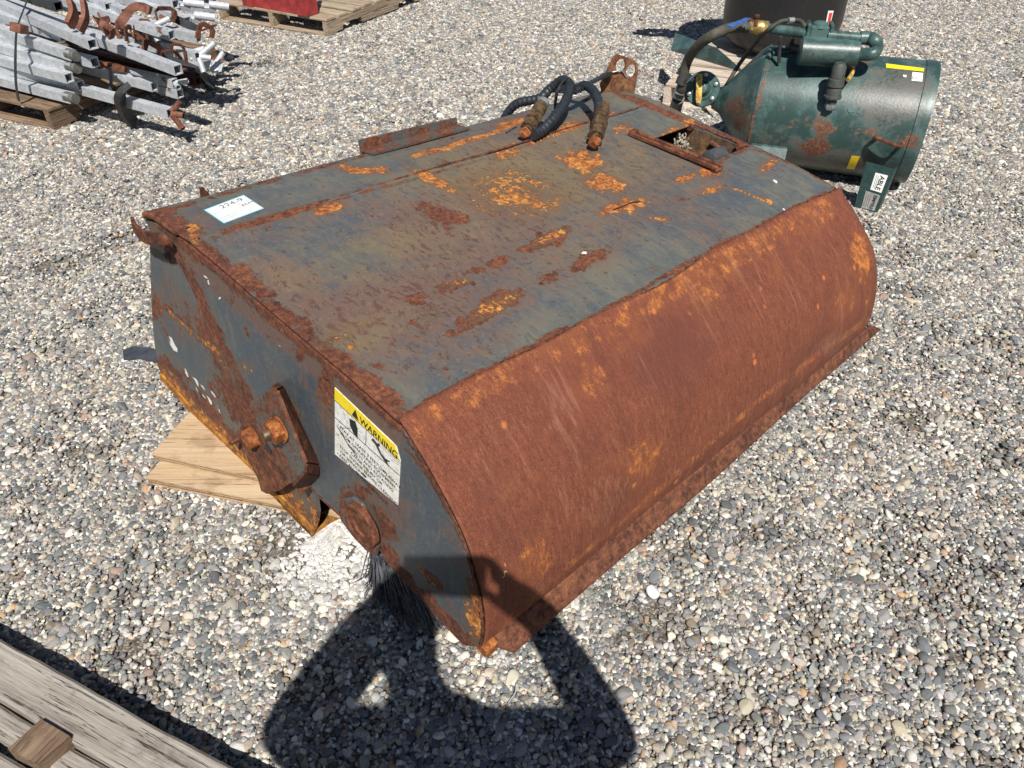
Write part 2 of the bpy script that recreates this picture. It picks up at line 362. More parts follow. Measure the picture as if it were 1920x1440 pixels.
def m_galv(name, rust=0.0):
    t = NT(name); sp_ = t.vor(90, 'F1', 'Color'); n = t.noise(22, 6, 0.7); f = t.noise(90, 4, 0.7); n3 = t.noise(5, 5, 0.7, loc=(3, 3, 3))
    g = t.n('ShaderNodeSeparateColor'); t.L(sp_, g.inputs[0])
    v = t.math('ADD', t.math('MULTIPLY', g.outputs[0], 0.12), t.math('ADD', t.math('ADD', 0.065, t.math('MULTIPLY', n, 0.45)), t.math('MULTIPLY', f, 0.3)))
    c = t.ramp(v, [(0.25, (0.26, 0.28, 0.31)), (0.5, (0.47, 0.495, 0.52)), (0.75, (0.70, 0.72, 0.73))], 0.95)
    c = t.mix(t.math('MULTIPLY', t.step(f, 0.66, 0.72), 0.6), c, (0.09, 0.09, 0.09))
    if rust > 0: c = t.mix(t.step(n3, 0.72 - rust * 0.3, 0.78 - rust * 0.3), c, (0.17, 0.065, 0.032))
    t.col(c); t.metal(0.25); t.rough(t.math('ADD', 0.40, t.math('MULTIPLY', n, 0.25))); t.bump(v, 0.25, 0.002); return t.m

def m_green(name):
    """blast pot enamel: green paint worn brown and speckled towards one end, where a highlight is coloured in too"""
    t = NT(name); n = t.noise(9, 6, 0.7, dist=0.3); f = t.noise(85, 5, 0.75); b = t.noise(3.2, 4, 0.6, loc=(2, 1, 0)); ff = t.noise(160, 3, 0.7)
    c = t.mix(t.step(n, 0.42, 0.60), (0.030, 0.062, 0.058), (0.070, 0.130, 0.120))
    worn = t.attr('film'); r = t.attr('rust')
    wm = t.step(t.math('ADD', worn, t.math('MULTIPLY', t.math('SUBTRACT', t.math('ADD', t.math('MULTIPLY', f, 0.6), t.math('MULTIPLY', n, 0.4)), 0.5), 2.2)), 0.42, 0.62)
    c = t.mix(t.math('MULTIPLY', wm, 0.85), c, t.mix(ff, (0.055, 0.050, 0.043), (0.17, 0.15, 0.13)))
    rm = t.step(t.math('ADD', r, t.math('MULTIPLY', t.math('SUBTRACT', t.math('ADD', t.math('MULTIPLY', n, 0.65), t.math('MULTIPLY', f, 0.35)), 0.5), 1.9)), 0.42, 0.62)
    c = t.mix(t.math('MULTIPLY', rm, 0.9), c, t.ramp(f, [(0.3, (0.07, 0.025, 0.013)), (0.6, (0.18, 0.062, 0.03)), (0.8, (0.30, 0.12, 0.05))]))
    t.col(c); t.rough(t.math('ADD', 0.30, t.math('ADD', t.math('MULTIPLY', f, 0.16), t.math('MULTIPLY', rm, 0.4)), clamp=True)); t.spec(0.55)
    t.bump(t.math('ADD', f, t.math('MULTIPLY', ff, 0.5)), 0.25, 0.0025); return t.m

M_HOOD = m_painted('hood paint', stretch=(46, 9, 20), pits=-0.006)
M_SIDE = m_painted('side paint', slate=(0.060, 0.078, 0.098), olive=(0.092, 0.102, 0.098), seed=4.0, stretch=(20, 60, 9), pits=-0.03)
M_BRKT = m_painted('bracket paint', slate=(0.05, 0.064, 0.078), olive=(0.07, 0.08, 0.085), base_rust=0.46, seed=9.0, stretch=(12, 12, 12))
M_RED = m_redrust('red rust plate')
M_RUST = m_rust('brown rust')
M_RUSTO = m_rust('orange rust', (0.09, 0.03, 0.014), (0.27, 0.085, 0.026), (0.48, 0.19, 0.05))
M_RUSTD = m_rust('dark rust', (0.025, 0.014, 0.010), (0.075, 0.030, 0.018), (0.15, 0.055, 0.028))
M_LIP = m_rust('lip rust', (0.05, 0.021, 0.014), (0.125, 0.047, 0.027), (0.23, 0.088, 0.042), 1.4)
M_YEL = m_rust('yellow rust', (0.10, 0.042, 0.018), (0.30, 0.125, 0.025), (0.50, 0.25, 0.045))
M_RUBBER = m_plain('black rubber', (0.022, 0.024, 0.028), 0.55, var=0.35, sc=40, bump=0.2, spec=0.45)
M_HOSE = m_plain('hose spiral guard', (0.020, 0.024, 0.031), 0.5, var=0.3, sc=60, bump=0.2)
M_BRASS = m_plain('coupler steel', (0.115, 0.072, 0.038), 0.5, 0.35, 0.55, 70, 0.2)
M_ZINC = m_plain('zinc', (0.45, 0.46, 0.47), 0.35, 0.7, sc=40)
M_GALV = m_galv('galvanised steel'); M_GALVR = m_galv('galvanised steel stained', 0.45)
M_DARKSTEEL = m_plain('dark steel', (0.05, 0.052, 0.055), 0.55, 0.3, 0.4, 25, 0.3)
M_GREEN = m_green('green enamel')
M_TANK = m_plain('black tank paint', (0.017, 0.017, 0.018), 0.42, var=0.25, sc=120, bump=0.25, spec=0.45)
M_PLASTIC = m_plain('grey cap plastic', (0.10, 0.10, 0.088), 0.7, var=0.3, sc=40)
M_WHITE = m_plain('white vinyl', (0.80, 0.80, 0.77), 0.35, var=0.04, sc=20, bump=0.02)
M_CYAN = m_plain('pale blue label', (0.40, 0.72, 0.86), 0.35, var=0.03, bump=0.02)
M_YELLOW = m_plain('yellow vinyl', (0.86, 0.66, 0.02), 0.35, var=0.06, bump=0.02)
M_INK = m_plain('black ink', (0.015, 0.015, 0.016), 0.5, var=0.1, bump=0.0)
M_REDINK = m_plain('red ink', (0.6, 0.05, 0.05), 0.5, var=0.1, bump=0.0)
M_SILVER = m_plain('aluminium plate', (0.55, 0.55, 0.53), 0.4, 0.6, 0.15, 40, 0.05)
M_REDPAINT = m_plain('red frame paint', (0.30, 0.035, 0.035), 0.5, var=0.35, sc=14, bump=0.2)
M_BLUE = m_plain('blue lever coating', (0.05, 0.12, 0.36), 0.4, var=0.3, sc=60)
M_GOLD = m_plain('brass', (0.55, 0.38, 0.14), 0.38, 0.7, 0.35, 60, 0.2)
M_YWORN = m_rust('worn yellow handle', (0.10, 0.05, 0.02), (0.40, 0.25, 0.06), (0.68, 0.50, 0.14), 1.2)
WX = dict()
for ax in (0, 1, 2):
    WX['pallet', ax] = m_wood('pallet board %d' % ax, (0.17, 0.125, 0.085), (0.34, 0.265, 0.185), (0.50, 0.41, 0.30), ax)
    WX['grey', ax] = m_wood('weathered board %d' % ax, (0.15, 0.13, 0.11), (0.28, 0.25, 0.215), (0.42, 0.385, 0.335), ax, 0.8, 0.9, knots=1.0, stain=.4)
    WX['ply', ax] = m_wood('plywood %d' % ax, (0.36, 0.22, 0.115), (0.47, 0.33, 0.20), (0.54, 0.41, 0.27), ax, 0.35, 0.08, stain=.35)
    WX['plydark', ax] = m_wood('plywood core %d' % ax, (0.16, 0.095, 0.05), (0.27, 0.175, 0.10), (0.36, 0.25, 0.15), ax, 0.6, 0.5)
    WX['brown', ax] = m_wood('brown board %d' % ax, (0.10, 0.065, 0.042), (0.20, 0.135, 0.088), (0.31, 0.225, 0.15), ax)
    WX['pale', ax] = m_wood('pale board %d' % ax, (0.34, 0.27, 0.21), (0.55, 0.46, 0.37), (0.68, 0.59, 0.49), ax)

# ------------------------------------------------------------------ ground and gravel
def height(x, y):
    return 0.006 * np.sin(1.7 * x + 0.6) * np.cos(1.3 * y + 0.4) + 0.004 * np.sin(4.1 * x + 1.1 * y) + 0.003 * np.cos(5.3 * y - 2.2 * x)
t = NT('gravel fines')
v1 = t.vor(210, 'F1', 'Color'); d1 = t.vor(210); nb = t.noise(1.3, 4, 0.6); nf = t.noise(260, 2, 0.7)
sepc = t.n('ShaderNodeSeparateColor'); t.L(v1, sepc.inputs[0])
c = t.ramp(sepc.outputs[0], [(0.0, (0.075, 0.068, 0.06)), (0.3, (0.17, 0.15, 0.125)), (0.6, (0.27, 0.25, 0.22)), (0.85, (0.42, 0.38, 0.32)), (1.0, (0.55, 0.51, 0.45))], 1.0)
c = t.mix(t.math('MULTIPLY', t.step(d1, 0.3, 0.6), 0.6), c, (0.08, 0.066, 0.052))
c = t.mix(t.math('MULTIPLY', t.step(nb, 0.55, 0.75), 0.4), c, (0.14, 0.112, 0.082))
t.col(c); t.rough(0.95); t.spec(0.15)
t.bump(nf, 0.8, 0.006)
M_GROUND = t.m
# sheet: dense where the camera looks, then reaching far
xs = np.concatenate([[-160, -60, -25, -12], np.linspace(-7, 7, 113), [12, 25, 60, 160]])
ys = np.concatenate([[-60, -25, -10, -5], np.linspace(-2.5, 10, 101), [15, 30, 80, 220]])
X, Y = np.meshgrid(xs, ys); Z = height(X, Y) - 0.012
nx = len(xs); vv = np.stack([X.ravel(), Y.ravel(), Z.ravel()], 1)
ff = [(j * nx + i, j * nx + i + 1, (j + 1) * nx + i + 1, (j + 1) * nx + i) for j in range(len(ys) - 1) for i in range(nx - 1)]
me = bpy.data.meshes.new('ground'); me.from_pydata(vv.tolist(), [], ff); me.materials.append(M_GROUND)
me.polygons.foreach_set('use_smooth', [True] * len(me.polygons))
ground = link('ground', me); ground['kind'] = 'structure'

t = NT('pebble stone')
pc = t.attr('pcol', 'INSTANCER', 'Color')
oi = t.n('ShaderNodeObjectInfo')
cm = t.n('ShaderNodeVectorMath', operation='ADD'); t.L(t.co, cm.inputs[0])
cb = t.n('ShaderNodeCombineXYZ'); t.L(t.math('MULTIPLY', oi.outputs['Random'], 40.0), cb.inputs[0]); t.L(cb.outputs[0], cm.inputs[1])
n1 = t.noise(2.2, 5, 0.65, co=cm.outputs[0]); n2 = t.noise(16, 3, 0.7, co=cm.outputs[0])
vv_ = t.math('ADD', 0.55, t.math('ADD', t.math('MULTIPLY', n1, 0.55), t.math('MULTIPLY', n2, 0.35)))
sc_ = t.n('ShaderNodeVectorMath', operation='SCALE'); t.L(pc, sc_.inputs[0]); t.L(vv_, sc_.inputs['Scale'])
t.col(t.mix(t.math('MULTIPLY', t.step(n2, 0.58, 0.7), 0.25), sc_.outputs[0], (0.5, 0.47, 0.42)))
t.rough(0.82); t.spec(0.3); t.bump(t.math('ADD', n1, t.math('MULTIPLY', n2, 0.35)), 0.25, 0.08)
M_PEB = t.m

pebcol = bpy.data.collections.new('pebble shapes')
NV = 14
for k in range(NV):
    bm = bmesh.new(); bmesh.ops.create_icosphere(bm, subdivisions=3, radius=1.0)
    r = random.Random(100 + k); ang = k % 3 == 0
    cuts = [(nrm([r.gauss(0, 1) for _ in range(3)]), r.uniform(0.55, 0.85)) for _ in range(7 if ang else 3)]
    for v in bm.verts:
        p = np.array(v.co); q = p * (1 + 0.10 * math.sin(2.3 * p[0] + k) + 0.09 * math.cos(2.7 * p[1] - 1.7 * p[2] + k * 2))
        for n_, d_ in cuts:
            s_ = q @ n_
            if s_ > d_: q = q - n_ * (s_ - d_) * 0.88
        v.co = q
    me = bpy.data.meshes.new('pebble'); bm.to_mesh(me); bm.free(); me.materials.append(M_PEB)
    me.polygons.foreach_set('use_smooth', [True] * len(me.polygons))
    if ang: me.set_sharp_from_angle(angle=math.radians(38))
    pebcol.objects.link(bpy.data.objects.new('pebble_%02d' % k, me))

DUST_C = P(640, 1020, 0.0)
def scatter(n, x0, x1, y0, y1, smin, smax, sig, zoff, keep=None):
    x = nrs.uniform(x0, x1, n); y = nrs.uniform(y0, y1, n)
    s = np.clip(smin * np.exp(np.abs(nrs.normal(0, sig, n))), smin, smax)
    k = np.ones(n, bool)
    # keep the view wedge with a wide margin
    k &= np.abs(x) < 1.3 + 0.80 * np.maximum(y, 0)
    soil = np.sin(2.1 * x + 1.3 * np.sin(1.7 * y)) * np.cos(1.9 * y + 0.8 * np.sin(2.3 * x) + 1.0)
    soil2 = np.sin(7.3 * x + 2 * np.sin(5.1 * y + 1)) * np.cos(6.7 * y + 1.5 * np.sin(6.1 * x))
    bare = (soil * 0.6 + soil2 * 0.55) > 0.93
    k &= ~(bare & (nrs.uniform(0, 1, n) < np.where(s > 0.010, 0.9, 0.6)))
    if keep is not None: k &= keep(x, y, s)
    x, y, s = x[k], y[k], s[k]
    z = height(x, y) + zoff + nrs.uniform(-0.35, 0.15, len(x)) * s * 0.5
    return x, y, z, s
lay = [scatter(46000, -3.2, 3.2, 0.2, 3.6, 0.0052, 0.0145, 0.40, -0.003),
       scatter(1500, -3.2, 3.2, 0.2, 3.6, 0.0115, 0.020, 0.24, -0.002),
       scatter(76000, -6.6, 6.6, 3.6, 9.2, 0.0078, 0.018, 0.40, -0.003),
       scatter(4500, -6.2, 6.2, 3.6, 9.2, 0.013, 0.024, 0.28, -0.002)]
px_, py_, pz_, ps_ = [np.concatenate([l[i] for l in lay]) for i in range(4)]
n = len(px_)
pal = np.array([[0.150, 0.164, 0.180], [0.190, 0.196, 0.200], [0.085, 0.092, 0.100], [0.25, 0.248, 0.24], [0.38, 0.365, 0.335],
                [0.50, 0.43, 0.32], [0.68, 0.62, 0.51], [0.23, 0.18, 0.135], [0.38, 0.265, 0.215], [0.78, 0.76, 0.70], [0.45, 0.285, 0.16], [0.20, 0.22, 0.215], [0.33, 0.30, 0.255], [0.58, 0.56, 0.52]])
wts = np.array([.12, .13, .085, .12, .12, .095, .10, .045, .03, .03, .012, .04, .10, .06]); wts /= wts.sum()
def stone_cols(n):
    c_ = pal[nrs.choice(len(pal), n, p=wts)] * nrs.uniform(0.8, 1.22, (n, 1)) * nrs.uniform(0.96, 1.04, (n, 3))
    return np.clip(c_ * 0.88 + np.array([0.27, 0.25, 0.22]) * 0.12, 0, 0.85)
pcx = stone_cols(n) * 0.93
dd = np.hypot((px_ - DUST_C[0]) / 0.16, (py_ - DUST_C[1]) / 0.17)
dw = np.clip(1.35 - dd, 0, 1) * nrs.uniform(0.45, 1.0, n)
dd2 = np.hypot((px_ - P(905, 1225)[0]) / 0.07, (py_ - P(905, 1225)[1]) / 0.06); dw = np.maximum(dw, np.clip(1.3 - dd2, 0, 1) * 0.7)
pcx = pcx * (1 - dw[:, None]) + np.array([0.80, 0.78, 0.75]) * dw[:, None]
# --- small stones come in patches of some eighty, laid over each other
patchcol = bpy.data.collections.new('gravel patches'); NP = 10
base_v = []
for k in range(NV):
    bm = bmesh.new(); bmesh.ops.create_icosphere(bm, subdivisions=2, radius=1.0); r = random.Random(300 + k)
    cuts = [(nrm([r.gauss(0, 1) for _ in range(3)]), r.uniform(0.5, 0.8)) for _ in range(5)]
    vv2 = []
    for v in bm.verts:
        q = np.array(v.co)
        for n_, d_ in cuts:
            s_ = q @ n_
            if s_ > d_: q = q - n_ * (s_ - d_) * 0.85
        vv2.append(q)
    base_v.append(np.array(vv2)); base_f = np.array([[v.index for v in f.verts] for f in bm.faces]); bm.free()
for k in range(NP):
    NS = 95; cols = stone_cols(NS); V_, F_, K_ = [], [], []
    for i in range(NS):
        rr = 0.07 * math.sqrt(nrs.uniform()); th = nrs.uniform(0, 6.283); s_ = min(0.0092, 0.0042 * math.exp(abs(nrs.normal(0, 0.38))))
        R_ = np.array(Euler((nrs.normal(0, .4), nrs.normal(0, .4), nrs.uniform(0, 6.28))).to_matrix())
        q = (base_v[nrs.randint(NV)] * np.array([s_ * nrs.uniform(.95, 1.35), s_ * nrs.uniform(.75, 1), s_ * nrs.uniform(.45, .8)])) @ R_.T + np.array([rr * math.cos(th), rr * math.sin(th), nrs.uniform(-.003, .0015)])
        F_.append(base_f + len(V_) * 42); V_.append(q); K_.append(np.repeat(cols[i][None], 42, 0))
    V_ = np.concatenate(V_); F_ = np.concatenate(F_); K_ = np.concatenate(K_)
    me = bpy.data.meshes.new('gravel_patch'); me.from_pydata(V_.tolist(), [], F_.tolist())
    a = me.attributes.new('scol', 'FLOAT_COLOR', 'POINT'); a.data.foreach_set('color', np.concatenate([K_, np.ones((len(K_), 1))], 1).astype(np.float32).ravel())
    me.polygons.foreach_set('use_smooth', [True] * len(me.polygons)); me.set_sharp_from_angle(angle=math.radians(48))
    patchcol.objects.link(bpy.data.objects.new('gravel_patch_%02d' % k, me))
t = NT('small stones')
pc = t.attr('scol', 'GEOMETRY', 'Color'); du = t.attr('pcol', 'INSTANCER', 'Color')
nn_ = t.noise(260, 3, 0.7); sc_ = t.n('ShaderNodeVectorMath', operation='SCALE'); t.L(pc, sc_.inputs[0]); t.L(t.math('ADD', 0.72, t.math('MULTIPLY', nn_, 0.56)), sc_.inputs['Scale'])
dsep = t.n('ShaderNodeSeparateColor'); t.L(du, dsep.inputs[0])
t.col(t.mix(dsep.outputs[0], sc_.outputs[0], (0.80, 0.78, 0.75))); t.rough(0.85); t.spec(0.25)
for o_ in patchcol.objects: o_.data.materials.append(t.m)

def instancer(name, src, x, y, z, cols, scl, rot_, idx):
    n_ = len(x); gm = bpy.data.meshes.new(name); gm.vertices.add(n_)
    gm.vertices.foreach_set('co', np.stack([x, y, z], 1).astype(np.float32).ravel())
    a = gm.attributes.new('pcol', 'FLOAT_COLOR', 'POINT'); a.data.foreach_set('color', np.concatenate([cols, np.ones((n_, 1))], 1).astype(np.float32).ravel())
    a = gm.attributes.new('pscl', 'FLOAT_VECTOR', 'POINT'); a.data.foreach_set('vector', scl.astype(np.float32).ravel())
    a = gm.attributes.new('prot', 'FLOAT_VECTOR', 'POINT'); a.data.foreach_set('vector', rot_.astype(np.float32).ravel())
    a = gm.attributes.new('pidx', 'INT', 'POINT'); a.data.foreach_set('value', idx.astype(np.int32))
    gm.materials.append(src.objects[0].data.materials[0])
    ob = link(name, gm); ob['kind'] = 'stuff'
    ng = bpy.data.node_groups.new(name + ' scatter', 'GeometryNodeTree')
    ng.interface.new_socket('Geometry', in_out='INPUT', socket_type='NodeSocketGeometry'); ng.interface.new_socket('Geometry', in_out='OUTPUT', socket_type='NodeSocketGeometry')
    gi = ng.nodes.new('NodeGroupInput'); go = ng.nodes.new('NodeGroupOutput')
    ci = ng.nodes.new('GeometryNodeCollectionInfo'); ci.inputs[0].default_value = src; ci.inputs[1].default_value = True; ci.inputs[2].default_value = True
    ip = ng.nodes.new('GeometryNodeInstanceOnPoints'); ip.inputs['Pick Instance'].default_value = True
    def na(nm, ty):
        q = ng.nodes.new('GeometryNodeInputNamedAttribute'); q.data_type = ty; q.inputs[0].default_value = nm; return q.outputs[0]
    er = ng.nodes.new('FunctionNodeEulerToRotation')
    ng.links.new(gi.outputs[0], ip.inputs['Points']); ng.links.new(ci.outputs[0], ip.inputs['Instance']); ng.links.new(na('pidx', 'INT'), ip.inputs['Instance Index'])
    ng.links.new(na('prot', 'FLOAT_VECTOR'), er.inputs[0]); ng.links.new(er.outputs[0], ip.inputs['Rotation']); ng.links.new(na('pscl', 'FLOAT_VECTOR'), ip.inputs['Scale'])
    ng.links.new(ip.outputs[0], go.inputs[0])
    md = ob.modifiers.new('scatter', 'NODES'); md.node_group = ng
    return ob
asp = np.stack([ps_ * nrs.uniform(0.95, 1.35, n), ps_ * nrs.uniform(0.75, 1.0, n), ps_ * nrs.uniform(0.45, 0.75, n)], 1)
rot = np.stack([nrs.normal(0, 0.35, n), nrs.normal(0, 0.35, n), nrs.uniform(0, 6.283, n)], 1)
instancer('gravel', pebcol, px_, py_, pz_, pcx, asp, rot, nrs.randint(0, NV, n))
pl = [scatter(6500, -3.2, 3.2, 0.2, 3.6, 0.004, 0.004, 0, -0.006), scatter(16500, -6.6, 6.6, 3.6, 9.2, 0.004, 0.004, 0, -0.006)]
qx, qy, qz = [np.concatenate([l[i] for l in pl]) for i in range(3)]; n = len(qx)
dd = np.hypot((qx - DUST_C[0]) / 0.16, (qy - DUST_C[1]) / 0.17); dw = np.clip(1.3 - dd, 0, 1) * nrs.uniform(0.6, 1.0, n)
instancer('fine_gravel', patchcol, qx, qy, qz, np.repeat(dw[:, None], 3, 1), np.ones((n, 3)) * np.where(qy > 3.6, 1.35, 1.0)[:, None],
          np.stack([nrs.normal(0, .03, n), nrs.normal(0, .03, n), nrs.uniform(0, 6.283, n)], 1), nrs.randint(0, NP, n))

# ------------------------------------------------------------------ pick-up broom (rusty hooded sweeper bucket)
U = nrm(ray(2650, -232)); V = ray(-1048, -648); V = nrm(V - (V @ U) * U); N = np.cross(U, V)
O = P(580, 1000, 0.022)
BR = np.stack([U, V, N], 1)                                     # local -> world
def loc(p): return BR.T @ (np.asarray(p) - O)
def wld(l): return O + np.asarray(l) @ BR.T
def side(x, y, u=0.0): return loc(on_pl(x, y, O + U * u, U))
PV, PN = [-0.352, -0.20, 0.0, 0.20, 0.374, 0.50, 0.612], [0.600, 0.614, 0.623, 0.631, 0.636, 0.628, 0.612]
def topn(v): return np.interp(v, PV, PN)
def top(x, y, dn=0.0):
    n_ = 0.63
    for _ in range(6):
        l = loc(on_pl(x, y, O + N * n_, N)); n_ = float(topn(l[1])) + dn
    return l
def farU(v): return 1.700 + np.clip(v + 0.36, 0, 1.2) * 0.085
broom = bpy.data.objects.new('sweeper_attachment', None); COL.objects.link(broom); broom.empty_display_size = 0.1
broom.matrix_world = Matrix.Translation(Vector(O)) @ Matrix(BR.tolist()).to_4x4()
tag(broom, 'rusty blue-grey hooded sweeper attachment with rounded red-brown front lying on the gravel', 'sweeper')

def grid_mesh(fn, nu, nv, keep=None):
    a, b = np.linspace(0, 1, nu), np.linspace(0, 1, nv); A, B = np.meshgrid(a, b, indexing='ij')
    pts = fn(A.ravel(), B.ravel()); I = np.arange(nu * nv).reshape(nu, nv)
    q = np.stack([I[:-1, :-1], I[1:, :-1], I[1:, 1:], I[:-1, 1:]], -1).reshape(-1, 4)
    if keep is not None: q = q[keep(pts[q].mean(1))]
    return pts, q
def paint(me, feats, to_world=wld):
    co = np.zeros(len(me.vertices) * 3); me.vertices.foreach_get('co', co); co = co.reshape(-1, 3)
    p = pix(to_world(co)); lay_ = {k: np.zeros(len(p)) for k in ('rust', 'orange', 'film', 'chip', 'hole', 'tan')}
    for f in feats:
        if f[0] == 'e':
            _, ch, cx, cy, rx, ry, an, stg = f; a_ = math.radians(an); d = p - np.array([cx, cy])
            e = np.hypot((d[:, 0] * math.cos(a_) + d[:, 1] * math.sin(a_)) / rx, (-d[:, 0] * math.sin(a_) + d[:, 1] * math.cos(a_)) / ry)
            val = np.clip(1.5 - e, 0, 1) * stg
        else:
            _, ch, pts, w, stg = f; dm = np.full(len(p), 1e9)
            for (x0, y0), (x1, y1) in zip(pts[:-1], pts[1:]):
                ab = np.array([x1 - x0, y1 - y0]); t_ = np.clip(((p - np.array([x0, y0])) @ ab) / (ab @ ab), 0, 1)
                dm = np.minimum(dm, np.linalg.norm(p - (np.array([x0, y0]) + t_[:, None] * ab), axis=1))
            val = np.clip(1.5 - dm / w, 0, 1) * stg
        lay_[ch] = np.maximum(lay_[ch], val)
    for k, v_ in lay_.items():
        if v_.max() > 0:
            a_ = me.attributes.new(k, 'FLOAT', 'POINT'); a_.data.foreach_set('value', v_.astype(np.float32))
def sheet(name, pts, q, mat, feats=None, th=0.006, parent=broom, off=-1.0, smooth=True):
    me = bpy.data.meshes.new(name); me.from_pydata([tuple(p) for p in pts.tolist()], [], q.tolist()); me.materials.append(mat)
    bm = bmesh.new(); bm.from_mesh(me)
    loose = [v for v in bm.verts if not v.link_faces]; bmesh.ops.delete(bm, geom=loose, context='VERTS'); bm.to_mesh(me); bm.free()
    if feats: paint(me, feats)
    if smooth: me.polygons.foreach_set('use_smooth', [True] * len(me.polygons))
    o = link(name, me, parent); s_ = o.modifiers.new('plate', 'SOLIDIFY'); s_.thickness = th; s_.offset = off
    return o
def plate(name, outline, u, th, mat, feats=None, step=0.012, parent=broom, holes=None):
    """flat plate in a u=const plane: outline of (v,n); gridded so that wear can be laid on it"""
    bm = bmesh.new(); vs_ = [bm.verts.new((u, v, n)) for v, n in outline]; bm.faces.new(vs_)
    A = np.array(outline)
    for ax, k in ((1, 0), (2, 1)):
        for c_ in np.arange(A[:, k].min() + step, A[:, k].max(), step):
            no = [0, 0, 0]; no[ax] = 1; co = [0, 0, 0]; co[ax] = c_
            bmesh.ops.bisect_plane(bm, geom=bm.verts[:] + bm.edges[:] + bm.faces[:], plane_co=co, plane_no=no)
    bmesh.ops.recalc_face_normals(bm, faces=bm.faces)
    if bm.faces[0].normal.x > 0:
        bmesh.ops.reverse_faces(bm, faces=bm.faces[:])
    me = bpy.data.meshes.new(name); bm.to_mesh(me); bm.free(); me.materials.append(mat)
    if feats: paint(me, feats)
    o = link(name, me, parent); s_ = o.modifiers.new('plate', 'SOLIDIFY'); s_.thickness = th; s_.offset = -1
    return o

